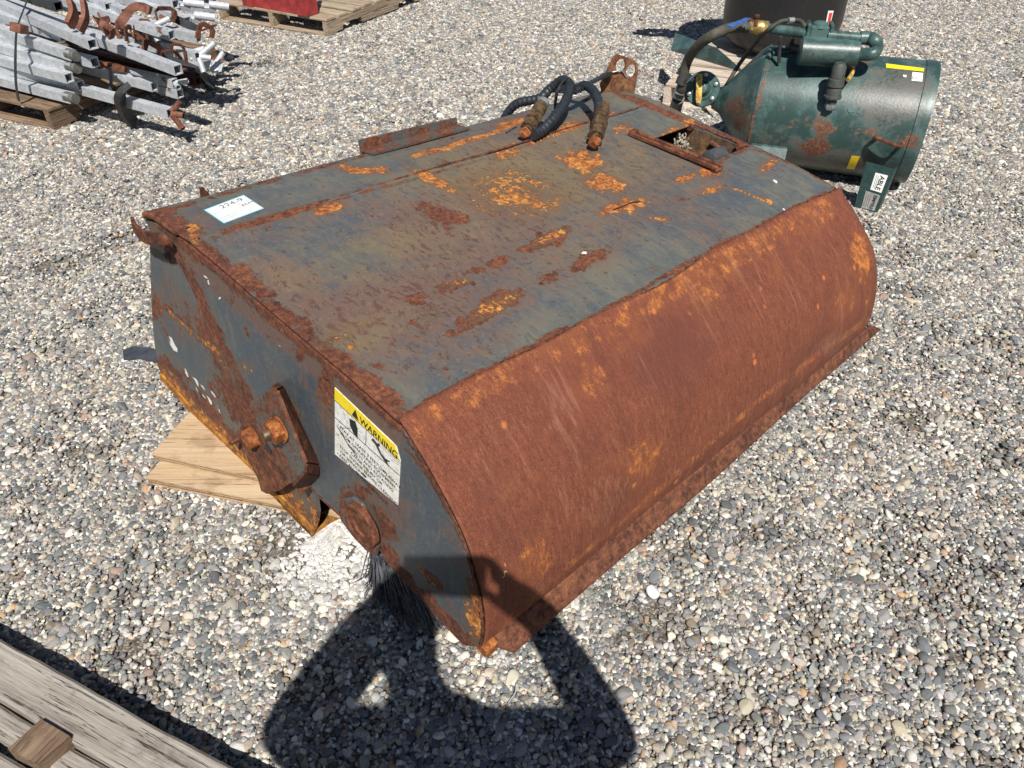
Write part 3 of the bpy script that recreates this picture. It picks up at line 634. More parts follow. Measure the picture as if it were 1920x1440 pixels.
e_ = lambda ch, x, y, rx, ry, an=0, s=1.0: ('e', ch, x, y, rx, ry, an, s)
l_ = lambda ch, pts, w, s=1.0: ('l', ch, pts, w, s)
HOODF = [
    # brown, pitted patches down the middle of the hood
    e_('rust', 826, 404, 50, 18, 12, .95), e_('rust', 1016, 454, 56, 15, -24, 1), e_('rust', 1103, 487, 46, 12, -26, 1), e_('rust', 1026, 521, 28, 10, -14, 1),
    e_('rust', 930, 492, 24, 11, -18, .95), e_('rust', 891, 508, 26, 8, -16, .85), e_('rust', 853, 536, 38, 13, -12, .95), e_('rust', 780, 562, 24, 13, -10, .95),
    e_('rust', 900, 592, 66, 20, -26, 1.1), e_('rust', 942, 560, 44, 16, -10, 1.05), e_('rust', 710, 687, 16, 9, 0, .9), e_('rust', 624, 635, 18, 7, -15, .8),
    e_('orange', 1030, 446, 34, 8, -26, .52), e_('orange', 920, 578, 52, 13, -28, .5), e_('orange', 858, 530, 26, 8, -12, .58), e_('orange', 660, 650, 8, 5, 0, .8),
    e_('orange', 640, 628, 70, 14, -22, .36), e_('film', 660, 630, 110, 26, -22, .8), e_('orange', 588, 664, 10, 6, 30, .7),
    # orange flaking
    e_('orange', 620, 390, 30, 9, -16, 1), e_('orange', 950, 288, 34, 12, -22, .72), e_('orange', 812, 337, 58, 10, 28, .58), e_('orange', 962, 365, 96, 44, 8, .44),
    e_('orange', 985, 372, 46, 20, 6, .5), e_('orange', 1095, 304, 42, 17, 8, .95), e_('orange', 1132, 344, 46, 20, 12, .88), e_('orange', 1172, 386, 44, 13, -8, .88),
    e_('orange', 1287, 333, 24, 6, -18, 1), e_('orange', 1237, 410, 22, 5, 5, .72), e_('orange', 1074, 236, 30, 8, -12, .85), e_('orange', 955, 233, 32, 9, -18, .95),
    l_('orange', [(776, 292), (830, 280), (880, 262), (940, 246)], 5, .74), e_('orange', 676, 318, 48, 5, 6, .95), l_('orange', [(640, 312), (660, 322), (725, 316)], 4, .8),
    e_('orange', 362, 428, 13, 9, 20, .75), e_('orange', 366, 446, 11, 9, 60, .75), e_('rust', 362, 436, 24, 24, 50, .7), e_('rust', 332, 412, 14, 6, 10, .8), e_('hole', 352, 427, 3.5, 2, 0, 1), e_('hole', 371, 447, 4, 2, 0, 1),
    l_('orange', [(1367, 349), (1447, 382)], 2.4, .62), l_('orange', [(1426, 357), (1447, 382)], 2.4, .62), e_('orange', 1442, 310, 16, 7, -30, .8), e_('orange', 1330, 357, 24, 6, -12, .75),
    e_('chip', 1454, 340, 5, 3, 40, .8), e_('chip', 1470, 393, 4, 2, 40, .8), e_('chip', 1096, 474, 5, 2, 0, .9), e_('chip', 690, 546, 10, 3, -20, .35),
    e_('orange', 1165, 240, 20, 7, -30, .6), e_('orange', 1195, 250, 26, 8, 20, .6), e_('orange', 1330, 322, 22, 12, 10, .9), e_('orange', 1250, 195, 30, 6, 30, .42),
    l_('hole', [(1150, 393), (1185, 380), (1200, 378)], 1.6, .9), l_('hole', [(948, 250), (968, 238)], 1.5, .9),
    # seams and edges
    l_('rust', [(357, 457), (420, 435), (490, 414), (560, 394), (600, 384)], 7, .72), l_('rust', [(600, 384), (760, 340), (900, 300), (1000, 268), (1090, 232)], 3.2, .62),
    l_('orange', [(1000, 266), (1090, 232), (1150, 212)], 5, .5),
    l_('rust', [(285, 402), (330, 432), (400, 490), (470, 548), (540, 606), (620, 672), (700, 740), (752, 786)], 26, .88),
    l_('rust', [(752, 790), (850, 735), (960, 678), (1060, 622)], 13, .92), l_('rust', [(1060, 622), (1200, 545), (1330, 470), (1450, 410), (1570, 350)], 5, .68),
    l_('rust', [(1155, 172), (1290, 228), (1400, 272)], 6, .8), l_('rust', [(1400, 272), (1480, 305), (1560, 345)], 3.5, .55), l_('orange', [(1230, 262), (1292, 230)], 9, .55), l_('rust', [(1340, 306), (1402, 273)], 8, .62),
    l_('rust', [(300, 398), (500, 342), (690, 290), (990, 200), (1150, 165)], 4, .58),
    # brown film that darkens the middle
    e_('film', 720, 585, 240, 86, -16, 1.00), e_('film', 830, 450, 150, 80, 20, 0.92), e_('film', 930, 370, 130, 60, 10, 0.98), e_('film', 1120, 350, 120, 60, 12, 0.68), e_('film', 1170, 300, 180, 60, 12, 0.54), e_('film', 560, 560, 120, 70, 30, 0.86),
    e_('film', 850, 640, 180, 60, -20, 0.60), e_('film', 1050, 470, 200, 80, -25, 0.58), e_('film', 500, 430, 300, 50, -16, 0.42), e_('film', 1020, 320, 250, 80, 8, 0.75), e_('film', 880, 420, 260, 100, 5, 0.70), e_('film', 1250, 400, 200, 60, 20, 0.45),
]
HOODF += [e_('tan', 720, 480, 230, 60, -14, .55), e_('tan', 960, 335, 200, 66, 4, .85), e_('tan', 1130, 305, 150, 60, 10, .62), e_('tan', 660, 635, 130, 34, -22, .7), e_('tan', 1080, 235, 120, 30, -8, .5), e_('tan', 1270, 340, 120, 40, 15, .35)]
def scramble(feats, seed=5):
    r2 = random.Random(seed); out = []
    for f in feats:
        if f[0] == 'e' and f[1] in ('rust', 'orange') and f[4] > 15 and f[7] > .6:
            _, ch, x, y, rx, ry, an, s_ = f; a_ = math.radians(an)
            out.append(('e', ch, x, y, rx * .8, ry * .75, an, s_)); out.append(('e', 'film', x, y, rx * 1.9, ry * 2.2, an, .72))
            for k in range(9):
                th, rr = r2.uniform(0, 6.283), r2.uniform(.35, 1.05); dx, dy = rx * rr * math.cos(th), ry * rr * math.sin(th)
                out.append(('e', ch, x + dx * math.cos(a_) - dy * math.sin(a_), y + dx * math.sin(a_) + dy * math.cos(a_), rx * r2.uniform(.10, .34), ry * r2.uniform(.18, .48), an + r2.uniform(-35, 35), s_ * r2.uniform(.6, 1.05)))
        else: out.append(f)
    return out
HOODF = scramble(HOODF)
HOLE_U, HOLE_V = (1.455, 1.706), (-0.030, 0.185)
def hood_fn(a, b):
    v = -0.352 + b * (0.612 + 0.352); u = a * farU(v)
    n_ = topn(v) + 0.004 * np.sin(3.0 * u + 4 * v) * np.sin(5 * v) - 0.006 * np.exp(-((u - 0.95) ** 2 / 0.12 + (v - 0.2) ** 2 / 0.02)) + 0.0022 * np.sin(9 * u) * np.cos(7 * v)
    n_ = n_ + 0.004 * np.exp(-((v - 0.374) / 0.006) ** 2)        # raised lap at the seam
    return np.stack([u, v, n_], 1)
pts, q = grid_mesh(hood_fn, 265, 152, keep=lambda c_: ~((c_[:, 0] > HOLE_U[0]) & (c_[:, 0] < HOLE_U[1]) & (c_[:, 1] > HOLE_V[0]) & (c_[:, 1] < HOLE_V[1])))
sheet('hood_plate', pts, q, M_HOOD, HOODF)['label'] = 'blue-grey hood plate with orange and brown rust patches'

# rounded front shell
SH = bez([(-0.352, 0.600), (-0.378, 0.584), (-0.410, 0.562), (-0.446, 0.532), (-0.495, 0.487), (-0.524, 0.455), (-0.545, 0.421), (-0.573, 0.360), (-0.590, 0.299), (-0.597, 0.247), (-0.596, 0.205)], 6)
SH = np.array(SH); sl = np.concatenate([[0], np.cumsum(np.linalg.norm(np.diff(SH, axis=0), axis=1))]); sl /= sl[-1]
def shell_fn(a, b):
    v = np.interp(b, sl, SH[:, 0]); n_ = np.interp(b, sl, SH[:, 1]); u = a * farU(v)
    dent = 0.010 * np.exp(-((u - 0.42) / 0.16) ** 2 - ((b - 0.86) / 0.12) ** 2) * np.sin(9 * u) + 0.006 * np.sin(5.1 * u + 1) * np.exp(-((b - 0.8) / 0.2) ** 2) + 0.003 * np.sin(3.3 * u + 5 * b)
    dent -= 0.016 * np.exp(-((u - 1.28) / 0.10) ** 2 - ((b - 0.82) / 0.10) ** 2) - 0.012 * np.exp(-((u - 0.72) / 0.12) ** 2 - ((b - 0.84) / 0.1) ** 2)
    wav = (0.010 * np.sin(6.0 * u + 0.5) + 0.006 * np.sin(14 * u)) * np.clip(1 - b * 9, 0, 1)
    t0 = np.stack([np.gradient(np.interp(np.linspace(0, 1, 50), sl, SH[:, 0])), np.gradient(np.interp(np.linspace(0, 1, 50), sl, SH[:, 1]))], 1)
    tv = np.interp(b, np.linspace(0, 1, 50), t0[:, 0]); tn = np.interp(b, np.linspace(0, 1, 50), t0[:, 1]); m_ = np.hypot(tv, tn)
    nv_, nn_ = tn / m_, -tv / m_
    lift = 0.005 * np.clip(1 - b * 12, 0, 1)
    return np.stack([u, v + nv_ * dent * 0.8 + np.clip(1 - b * 9, 0, 1) * wav * 0.8, n_ + nn_ * dent * 0.8 + lift], 1)
REDF = [e_('rust', 1290, 640, 120, 70, -35, .7), e_('rust', 920, 960, 60, 110, -10, .55), e_('rust', 1440, 500, 60, 60, 0, .55), e_('rust', 1080, 860, 80, 60, -30, .5), l_('orange', [(790, 800), (950, 700), (1100, 630), (1300, 520), (1540, 400)], 34, .45), e_('orange', 1000, 1050, 60, 40, -40, .5), e_('orange', 1200, 860, 60, 40, -40, .45), l_('orange', [(935, 1180), (1040, 1075), (1200, 945), (1415, 752), (1530, 664), (1622, 598)], 7, .46), l_('film', [(935, 1180), (1040, 1075), (1200, 945), (1415, 752), (1622, 598)], 22, .32),
        e_('orange', 960, 700, 120, 22, -28, .42), e_('orange', 1110, 720, 40, 60, 20, .44), e_('orange', 1160, 640, 70, 36, -25, .32), e_('orange', 1320, 540, 60, 40, -30, .36), e_('orange', 1610, 480, 22, 70, -8, .55), e_('orange', 1580, 570, 30, 40, 20, .4),
        e_('film', 1010, 770, 90, 60, 40, .42), e_('film', 880, 860, 60, 80, 0, .35), e_('film', 1130, 930, 50, 90, 40, .52), e_('film', 1560, 640, 50, 30, -30, .6), e_('film', 1500, 400, 70, 40, 20, .3), e_('orange', 1470, 470, 80, 50, -20, .3),
        l_('chip', [(945, 1068), (940, 1080), (944, 1046)], 2.4, .7), e_('chip', 965, 1040, 2, 6, 20, .7), e_('chip', 1222, 764, 3, 2, 0, .6), e_('chip', 1258, 720, 4, 4, 0, .5), e_('orange', 1325, 550, 26, 26, 0, .45), e_('orange', 890, 1190, 20, 14, 30, .6)]
pts, q = grid_mesh(shell_fn, 300, 84)
sheet('front_shell', pts, q, M_RED, REDF)['label'] = 'rounded red-brown rusted front shell'
# ragged weld bead where shell laps the hood, and the torn near edge of the shell
mb = MB()
r_ = random.Random(3); line = [(u, -0.352 + 0.008 * math.sin(6.0 * u + 0.5) + 0.004 * math.sin(14 * u) + r_.uniform(-.0015, .0015), 0.605 + r_.uniform(-.001, .001)) for u in np.linspace(0.004, 1.69, 170)]
mb.tube(line, [0.0042 * r_.uniform(0.6, 1.3) for _ in line], 6)
mb.build('weld_seam', M_RUST, broom, smooth=60)
mb = MB(); line = [(-0.004 + r_.uniform(-.002, .002), v, n_) for v, n_ in SH[2:]]
mb.tube(line, [0.0038 * r_.uniform(0.5, 1.4) for _ in line], 6); mb.build('weld_seam', M_RUSTD, broom, smooth=60)
# seam lap of the rear strip
mb = MB(); line = [(u, 0.374 + 0.003 * math.sin(11 * u), float(topn(0.374)) + 0.0035) for u in np.linspace(0.01, 1.72, 120)]
mb.tube(line, [0.0028 * r_.uniform(0.5, 1.4) for _ in line], 6); mb.build('weld_seam', M_RUST, broom, smooth=60)
# lip
lipo = loc(on_pl(1647, 618, O + N * 0.165, N)); lipi = loc(on_pl(960, 1225, O + N * 0.165, N))
def lip_fn(a, b):
    u0 = 0.004 + a * 1.74; v0 = -0.596; n0 = 0.206
    u1 = lipi[0] + a * (lipo[0] - lipi[0]); v1 = lipi[1] + a * (lipo[1] - lipi[1])
    wob = 0.004 * np.sin(7 * a * 1.7) * b + 0.005 * np.sin(2.5 + 3.2 * a * 1.7) * b
    return np.stack([u0 + (u1 - u0) * b, v0 + (v1 - v0) * b, n0 + (0.165 - n0) * b + wob], 1)
pts, q = grid_mesh(lip_fn, 160, 10)
sheet('lower_lip', pts, q, M_LIP, [l_('orange', [(935, 1182), (1415, 752), (1622, 602)], 5, .7)], th=0.008)
mb = MB(); mb.box((0.012, -0.600, 0.197), (0.034, 0.030, 0.034), bev=0.006); mb.build('lip_gusset', M_RUSTO, broom)

# near side of the hood
HS = [(0.600, 0.604), (0.50, 0.621), (0.374, 0.629), (0.20, 0.624), (0.0, 0.616), (-0.20, 0.607), (-0.350, 0.593)] + [(v + 0.004, n_ - 0.004) for v, n_ in SH[3:-1:3]] + \
     [(-0.590, 0.196), (-0.553, 0.158), (-0.534, 0.158), (-0.420, 0.170), (-0.325, 0.183), (-0.290, 0.203), (-0.167, 0.190), (-0.066, 0.184), (-0.040, 0.186), (0.168, 0.236), (0.237, 0.299), (0.337, 0.422), (0.422, 0.526), (0.458, 0.560), (0.560, 0.575)]
SIDEF = [l_('rust', [(318, 470), (352, 530), (400, 620), (455, 735), (495, 815)], 15, .95), e_('orange', 440, 700, 16, 40, 60, .42), l_('rust', [(300, 470), (340, 520)], 22, .8),
         l_('film', [(300, 430), (420, 530), (560, 650), (700, 770), (745, 810)], 26, .95), l_('rust', [(300, 425), (400, 505), (500, 590), (620, 690), (745, 800)], 7, .95),
         e_('rust', 612, 705, 14, 36, 10, .8), e_('rust', 565, 660, 12, 20, 30, .75), e_('rust', 462, 620, 6, 14, -20, .8), e_('rust', 435, 560, 8, 12, 0, .6), e_('film', 618, 760, 22, 60, 0, .9), e_('rust', 618, 740, 10, 40, 5, .6),
         e_('rust', 672, 925, 40, 16, -20, .75), e_('rust', 722, 985, 14, 40, -30, .85), e_('rust', 740, 1000, 10, 30, -35, .7), e_('film', 700, 960, 70, 60, 40, .9), e_('rust', 648, 915, 20, 6, -30, .6),
         l_('rust', [(585, 918), (650, 978), (715, 1032)], 4, .7), l_('rust', [(720, 1040), (790, 1122), (872, 1205)], 20, .95), l_('orange', [(780, 1055), (860, 1150)], 3, .5), e_('rust', 815, 1090, 26, 8, 50, .95), e_('orange', 895, 1165, 18, 46, -10, .85), e_('rust', 890, 1140, 16, 50, -12, .7),
         l_('rust', [(757, 835), (810, 902), (847, 967), (880, 1040), (905, 1150)], 5, .7), e_('film', 860, 1020, 30, 70, -25, .5), e_('film', 600, 860, 120, 60, 40, .25), e_('rust', 645, 862, 6, 4, 30, .8), e_('rust', 671, 888, 6, 4, 30, .8),
         l_('chip', [(358, 500), (372, 512), (388, 519), (393, 535)], 1.8, .75), e_('chip', 410, 560, 12, 3, -25, .42), e_('chip', 437, 574, 3, 7, 20, .4), e_('hole', 609, 712, 8, 3, 45, 1.0), l_('chip', [(518, 642), (530, 655)], 1.4, .6),
         e_('film', 520, 560, 60, 40, 40, .25), e_('rust', 470, 560, 10, 22, 35, .45), l_('film', [(560, 700), (640, 820)], 8, .5), e_('film', 380, 560, 20, 60, -20, .4)]
plate('hood_side_plate', HS, -0.004, 0.008, M_SIDE, SIDEF)
plate('hood_side_plate', HS, 1.700, 0.008, M_SIDE)

# bucket: near end plate with torn corner, bottom, back
BS = [(0.600, 0.590), (0.617, 0.560), (0.640, 0.500), (0.663, 0.442), (0.709, 0.323), (0.745, 0.218), (0.770, 0.131), (0.786, 0.043), (0.768, 0.011), (0.612, 0.0), (0.193, 0.0), (0.001, -0.004), (-0.018, 0.045), (-0.030, 0.093), (-0.026, 0.215), (0.10, 0.34), (0.30, 0.52), (0.42, 0.59)]
BKF = [l_('orange', [(298, 705), (350, 768), (420, 840), (500, 920), (578, 1000)], 19, .66), l_('rust', [(298, 700), (350, 760), (420, 835), (500, 915), (578, 990)], 34, .95), l_('rust', [(275, 440), (278, 560), (284, 660), (296, 700)], 6, .85),
       e_('rust', 410, 650, 22, 66, -28, .85), e_('rust', 450, 750, 34, 90, -28, .9), e_('orange', 430, 690, 14, 60, -28, .3), l_('orange', [(318, 585), (360, 625), (410, 662)], 3, .62), l_('rust', [(310, 575), (360, 622), (415, 665)], 7, .66),
       e_('rust', 322, 470, 22, 30, 20, .8), e_('hole', 296, 476, 18, 7, 28, 1.2), e_('hole', 318, 480, 8, 4, 60, 1.0), e_('rust', 288, 580, 14, 22, 10, .75), e_('film', 330, 580, 40, 90, -25, .5), e_('orange', 560, 960, 30, 50, -30, .66), e_('rust', 540, 930, 50, 60, -30, .7),
       e_('chip', 325, 648, 4, 16, -35, .95), e_('chip', 321, 636, 2.5, 8, -25, .9), e_('chip', 331, 656, 6, 4, 0, .9), l_('chip', [(348, 690), (351, 704)], 1.6, .9), l_('chip', [(362, 706), (368, 712), (371, 722)], 2, .9), l_('chip', [(378, 722), (386, 734)], 2, .85), l_('chip', [(382, 742), (393, 748), (396, 758)], 2.2, .9), l_('chip', [(398, 736), (404, 742)], 2, .85), l_('chip', [(368, 728), (372, 736)], 1.5, .8), l_('chip', [(402, 758), (406, 764)], 1.6, .8), l_('chip', [(411, 764), (412, 772)], 1.5, .8)]
plate('bucket_end_plate', BS, 0.010, 0.010, M_SIDE, BKF)
plate('bucket_end_plate', BS, 1.690, 0.010, M_SIDE)
mb = MB(); bp = [(0.05, v, n_) for v, n_ in []]
def strip(name, a, b, th, mat, u0=0.012, u1=1.700):
    m_ = MB(); a, b = np.array(a), np.array(b); d = nrm(b - a); w = np.array([-d[1], d[0]]) * th
    m_.prism([(u0, *a), (u0, *b), (u0, *(b + w)), (u0, *(a + w))], (u1 - u0, 0, 0)); return m_.build(name, mat, broom)
strip('bucket_floor', (0.768, 0.004), (0.03, 0.0), -0.008, M_RUST)
strip('cutting_edge', (0.15, -0.009), (0.0, -0.012), -0.010, M_YEL, 0.004, 1.706)
strip('bucket_back', (0.786, 0.045), (0.604, 0.596), 0.008, M_SIDE)
mb = MB(); mb.prism([(0.004, 0.775, 0.006), (0.004, 0.60, -0.012), (0.004, 0.0, -0.016), (0.004, -0.014, 0.02), (0.004, 0.02, 0.022), (0.004, 0.60, 0.016), (0.004, 0.77, 0.03)], (0.006, 0, 0)); mb.build('wear_strip', M_YEL, broom)
# rear lip under the hood edge and the upright angle bracket
strip('rear_rail', (0.618, 0.590), (0.616, 0.608), 0.020, M_SIDE, 0.02, 1.76)
mb = MB(); b0, b1 = top(690, 290), top(876, 243)
mb.prism([(b0[0], 0.622, 0.585), (b1[0], 0.622, 0.585), (b1[0] - .004, 0.630, 0.640), (b0[0] - .004, 0.630, 0.646)], (0, 0.006, 0))
mb.prism([(b0[0], 0.572, 0.6195), (b1[0], 0.572, 0.6195), (b1[0], 0.626, 0.613), (b0[0], 0.626, 0.613)], (0, 0, 0.006))
ob = mb.build('angle_bracket', M_BRKT, broom)
mb = MB(); s0 = top(405, 378); mb.prism([(s0[0], 0.628, 0.59), (s0[0] + .03, 0.628, 0.59), (s0[0] + .010, 0.628, 0.626), (s0[0] + .002, 0.628, 0.626)], (0, 0.008, 0)); mb.build('stop_tab', M_RUST, broom)

# corner hook
mb = MB()
hk2 = bez([side(248, 412, -.03), side(254, 428, -.036), side(268, 442, -.036), side(288, 448, -.034), side(306, 452, -.030), side(320, 464, -.014)], 4)
mb.tube(hk2, [0.010] + [0.0145] * (len(hk2) - 3) + [0.012, 0.007], prof=[(0.3, -1.1), (0.3, 1.1), (-0.3, 1.1), (-0.3, -1.1)])
mb.build('corner_hook', M_RUST, broom, smooth=50)
mb = MB(); mb.tube([side(268, 404, -.012), side(276, 402, -.004), top(292, 408, .006), top(312, 424, .004), top(330, 440, .002)], [0.006, 0.010, 0.008, 0.007, 0.003], 8); mb.build('corner_hook', M_RUST, broom, smooth=60)

# pivot channel with its nut
UC = -0.054
cw = [side(x, y, UC) for x, y in [(463, 768), (470, 752), (508, 730), (518, 734), (572, 868), (570, 884), (548, 908), (540, 898)]]
mb = MB(); mb.prism(cw, (0.007, 0, 0))
cr = [cw[2], cw[3], cw[4], cw[5]]; base = [side(x, y, -0.004) for x, y in [(520, 722), (530, 728), (597, 872), (597, 890)]]
ob = mb.build('pivot_channel', M_BRKT, broom)
mb = MB()
for a, b, c2, d2_ in ((cw[2], cw[3], base[1], base[0]), (cw[3], cw[4], base[2], base[1]), (cw[4], cw[5], base[3], base[2]), (cw[5], cw[6], side(575, 912, -.004), base[3])):
    n_ = nrm(np.cross(b - a, d2_ - a)); mb.prism([a, b, c2, d2_], n_ * 0.006)
fo_ = mb.build('channel_flange', M_RUST, ob); fo_['kind'] = 'stuff'
bv = ob.modifiers.new('edge', 'BEVEL'); bv.width = 0.003; bv.segments = 2
mb = MB(); bc = side(524, 804, UC - 0.004)
hexp = [(math.cos(k * math.pi / 3 + .3), math.sin(k * math.pi / 3 + .3)) for k in range(6)]
mb.tube([bc + (0.001, 0, 0), bc + (-0.003, 0, 0)], 0.031, 20)
mb.tube([bc + (-0.003, 0, 0), bc + (-0.022, 0, 0), bc + (-0.026, 0, 0)], [0.0265, 0.0265, 0.022], prof=hexp)
nut = mb.build('pivot_nut', M_RUSTO, broom, smooth=35)
mb = MB(); mb.lathe(bc + (-0.02, 0, 0), (-1, 0, 0), [(0, 0.0125), (0.016, 0.0125), (0.019, 0.010)], 14); mb.build('stud', M_BRASS, nut, smooth=40)
# the arm of the bucket that the channel carries: rounded lug with an eye
mb = MB()
lug = [side(x, y, -0.022)[1:] for x, y in [(448, 806), (460, 792), (490, 790), (520, 830), (545, 880), (548, 905), (530, 918), (505, 924), (494, 918), (488, 895), (465, 850)]]
mb.prism([(-0.030, v, n_) for v, n_ in lug], (0.010, 0, 0)); lg = mb.build('bucket_lug', M_RUST, broom)
bv = lg.modifiers.new('edge', 'BEVEL'); bv.width = 0.003; bv.segments = 2
mb = MB(); mb.lathe(side(478, 818, -0.028), (-1, 0, 0), [(0, 0.026), (0.022, 0.024), (0.026, 0.019), (0.026, 0.013), (0.014, 0.012)], 18); mb.build('eye_boss', M_RUSTO, lg, smooth=40)
mb = MB(); mb.lathe(side(503, 842, -0.0305), (-1, 0, 0), [(0, 0.013), (0.0012, 0.013)], 16); mb.build('eye_hole', M_INK, lg)
for q_, dim in (((570, 905), (0.04, 0.035, 0.012)), ((442, 826), (0.03, 0.010, 0.03))):
    mb = MB(); mb.box(side(*q_, -0.014), dim, np.array(Euler((0.7, 0, 0)).to_matrix()), 0.003); mb.build('lug_weld_block', M_RUST, broom)

# brush bearing on the side plate
hb = np.array([-0.012, -0.233, 0.242])
mb = MB(); sq = [(-0.165, 0.222), (-0.180, 0.272), (-0.222, 0.312), (-0.252, 0.312), (-0.282, 0.282), (-0.302, 0.222), (-0.296, 0.190), (-0.262, 0.178), (-0.215, 0.182), (-0.175, 0.198)]
mb.prism([(-0.005, v + .006, n_ + .004) for v, n_ in sq], (-0.012, 0, 0)); bp_ = mb.build('bearing_plate', M_BRKT, broom); bv = bp_.modifiers.new('edge', 'BEVEL'); bv.width = 0.004; bv.segments = 2
mb = MB(); mb.lathe(side(682, 982, -0.018), (-1, 0, 0), [(0, 0.052), (0.010, 0.052), (0.013, 0.049), (0.013, 0.044), (0.009, 0.042), (0.009, 0.026), (0.006, 0.024), (0.006, 0.001)], 32); mb.build('bearing_cap', M_RUST, broom, smooth=35)

# broom core and bristles
mb = MB(); mb.tube([(0.02, -0.233, 0.242), (1.68, -0.233, 0.242)], 0.09, 24); mb.build('brush_core', M_RUSTD, broom, smooth=50)
mb = MB(); r_ = random.Random(21); gz = N[2]
up_l = loc(O + np.array([0, 0, 1.0])); Z0 = O[2]
def zof(l): return O[2] + np.dot(BR[2], l)
def bristle(u, ang, spread):
    base = np.array([u, -0.233 + 0.09 * math.cos(ang), 0.242 + 0.09 * math.sin(ang)])
    L_ = r_.uniform(0.14, 0.185); dr = np.array([r_.gauss(0, 0.06) + spread, math.cos(ang + r_.gauss(0, .1)), math.sin(ang + r_.gauss(0, .1))]); dr = nrm(dr)
    pts_ = [base]
    for k in range(1, 5):
        p_ = base + dr * L_ * k / 4 + np.array([0, 0, -0.012 * (k / 4) ** 2])
        z_ = zof(p_)
        if z_ < 0.004: p_ = p_ + BR.T @ np.array([0, 0, 0.004 - z_]) + dr * np.array([1, 1, 0]) * 0.02 * (k - 1)
        pts_.append(p_)
    mb.tube(pts_, [0.0016, 0.0016, 0.0015, 0.0013, 0.0010], 3, cap=False)
for i in range(900): bristle(0.012 + abs(r_.gauss(0, 0.05)), math.radians(r_.uniform(-165, -84)), -0.04 * r_.random())
for i in range(2400): bristle(r_.uniform(0.05, 1.68), math.radians(r_.uniform(-165, -80)), 0)
for i in range(700): bristle(r_.uniform(1.35, 1.60), math.radians(r_.uniform(0, 180)), 0)
M_BRIS = m_plain('bristle poly', (0.085, 0.090, 0.105), 0.6, var=0.9, sc=45, bump=0.0)
bo = mb.build('bristles', M_BRIS, broom); bo['kind'] = 'stuff'

# hatch over the drive motor at the far end
mb = MB()
e0, e1 = (1.425, 0.245), (1.425, -0.095)
for du in (0.0, 0.026):
    mb.box((1.425 + du - 0.008, 0.075, float(topn(0.07)) + 0.010), (0.012, 0.335, 0.014), bev=0.003)
mb.box((1.431, 0.235, float(topn(0.23)) + 0.009), (0.036, 0.02, 0.012), bev=0.003); mb.box((1.431, -0.085, float(topn(-0.08)) + 0.009), (0.036, 0.02, 0.012), bev=0.003); mb.box((1.431, 0.075, float(topn(0.07)) + 0.008), (0.03, 0.03, 0.010), bev=0.003)
mb.build('slotted_rail', M_RUST, broom)
mb = MB(); mb.box((1.700, 0.08, 0.45), (0.008, 0.42, 0.335)); ip_ = mb.build('motor_mount_plate', m_rust('mount plate', (0.04, 0.030, 0.022), (0.11, 0.07, 0.042), (0.26, 0.12, 0.05), 0.5), broom)
mb = MB(); mb.tube(bez([side(x, y, 1.688) for x, y in [(1333, 267), (1344, 275), (1352, 285), (1358, 293)]], 4), 0.0085, 8); mb.build('slot_guide', M_BRKT, ip_, smooth=50)
mb = MB(); mb.lathe(side(1328, 303, 1.625), (1, 0, 0), [(0, 0.024), (0.006, 0.034), (0.07, 0.036)], 24); mb.build('drive_motor', m_plain('motor grey', (0.06, 0.066, 0.075), 0.5, var=0.2), broom, smooth=40)
for q_ in ((1296, 238), (1388, 274)):
    c_ = side(*q_, 1.690); mb = MB(); mb.tube([c_ + np.array((0.005, 0, 0)), c_ - np.array((0.012, 0, 0))], 0.012, prof=hexp); mb.build('mount_bolt', M_RUST, ip_)
mb = MB(); r_ = random.Random(8)
cl_ = side(1282, 272, 1.66) - np.array([0, 0, 0.035])
for i in range(220):
    s_ = r_.uniform(.003, .008); k_ = r_.random()
    mb.box(cl_ + np.array([r_.uniform(-.03, .02), r_.gauss(0, .012) + .03 * (k_ - .5), r_.gauss(0, .012) + .10 * (k_ - .5)]), (s_, s_ * 1.6, s_ * .6), np.array(Euler((r_.random() * 3, r_.random() * 3, 0)).to_matrix()))
db = mb.build('debris_clump', m_plain('dried grit', (0.33, 0.30, 0.24), 0.9, var=0.5, sc=60), broom); db['kind'] = 'stuff'
mb = MB(); mb.box((1.56, 0.08, 0.38), (0.26, 0.34, 0.01)); mb.box((1.45, 0.08, 0.48), (0.008, 0.30, 0.26)); mb.build('motor_box', M_RUSTD, broom)

# two-hole lug plate at the far rear corner
la = loc(P(1150, 165, 0.55)); cu = (1.80, 0.60, 0.60)
c00 = top(1147, 178); 
W0 = np.array(wld(top(1155, 172)))
vd = nrm(W0 - C); lx = nrm(np.array([0.93, 0.30, -0.05])); lz = nrm(np.array([-0.10, 0.02, 1.0])); lz = nrm(lz - (lz @ lx) * lx)
ln = np.cross(lx, lz)
bm = bmesh.new()
pw = lambda x, y: W0 + lx * x + lz * y
outl = [(-0.045, -0.03), (0.072, -0.045), (0.080, 0.068), (0.074, 0.096), (0.054, 0.112), (-0.012, 0.132), (-0.026, 0.123), (-0.05, 0.07), (-0.068, 0.028)]
cu_ = bpy.data.curves.new('lug', 'CURVE'); cu_.dimensions = '2D'; cu_.fill_mode = 'BOTH'; cu_.extrude = 0.004
def spl(pp):
    s_ = cu_.splines.new('POLY'); s_.points.add(len(pp) - 1); s_.use_cyclic_u = True
    for i, p_ in enumerate(pp): s_.points[i].co = (p_[0], p_[1], 0, 1)
spl(outl)
for hx, hy in ((0.006, 0.092), (0.050, 0.072)): spl([(hx + 0.0195 * math.cos(a), hy + 0.0235 * math.sin(a)) for a in np.linspace(0, 2 * math.pi, 21)[:-1]])
to = bpy.data.objects.new('lug', cu_); me = bpy.data.meshes.new_from_object(to); bpy.data.objects.remove(to); bpy.data.curves.remove(cu_); bm.free()
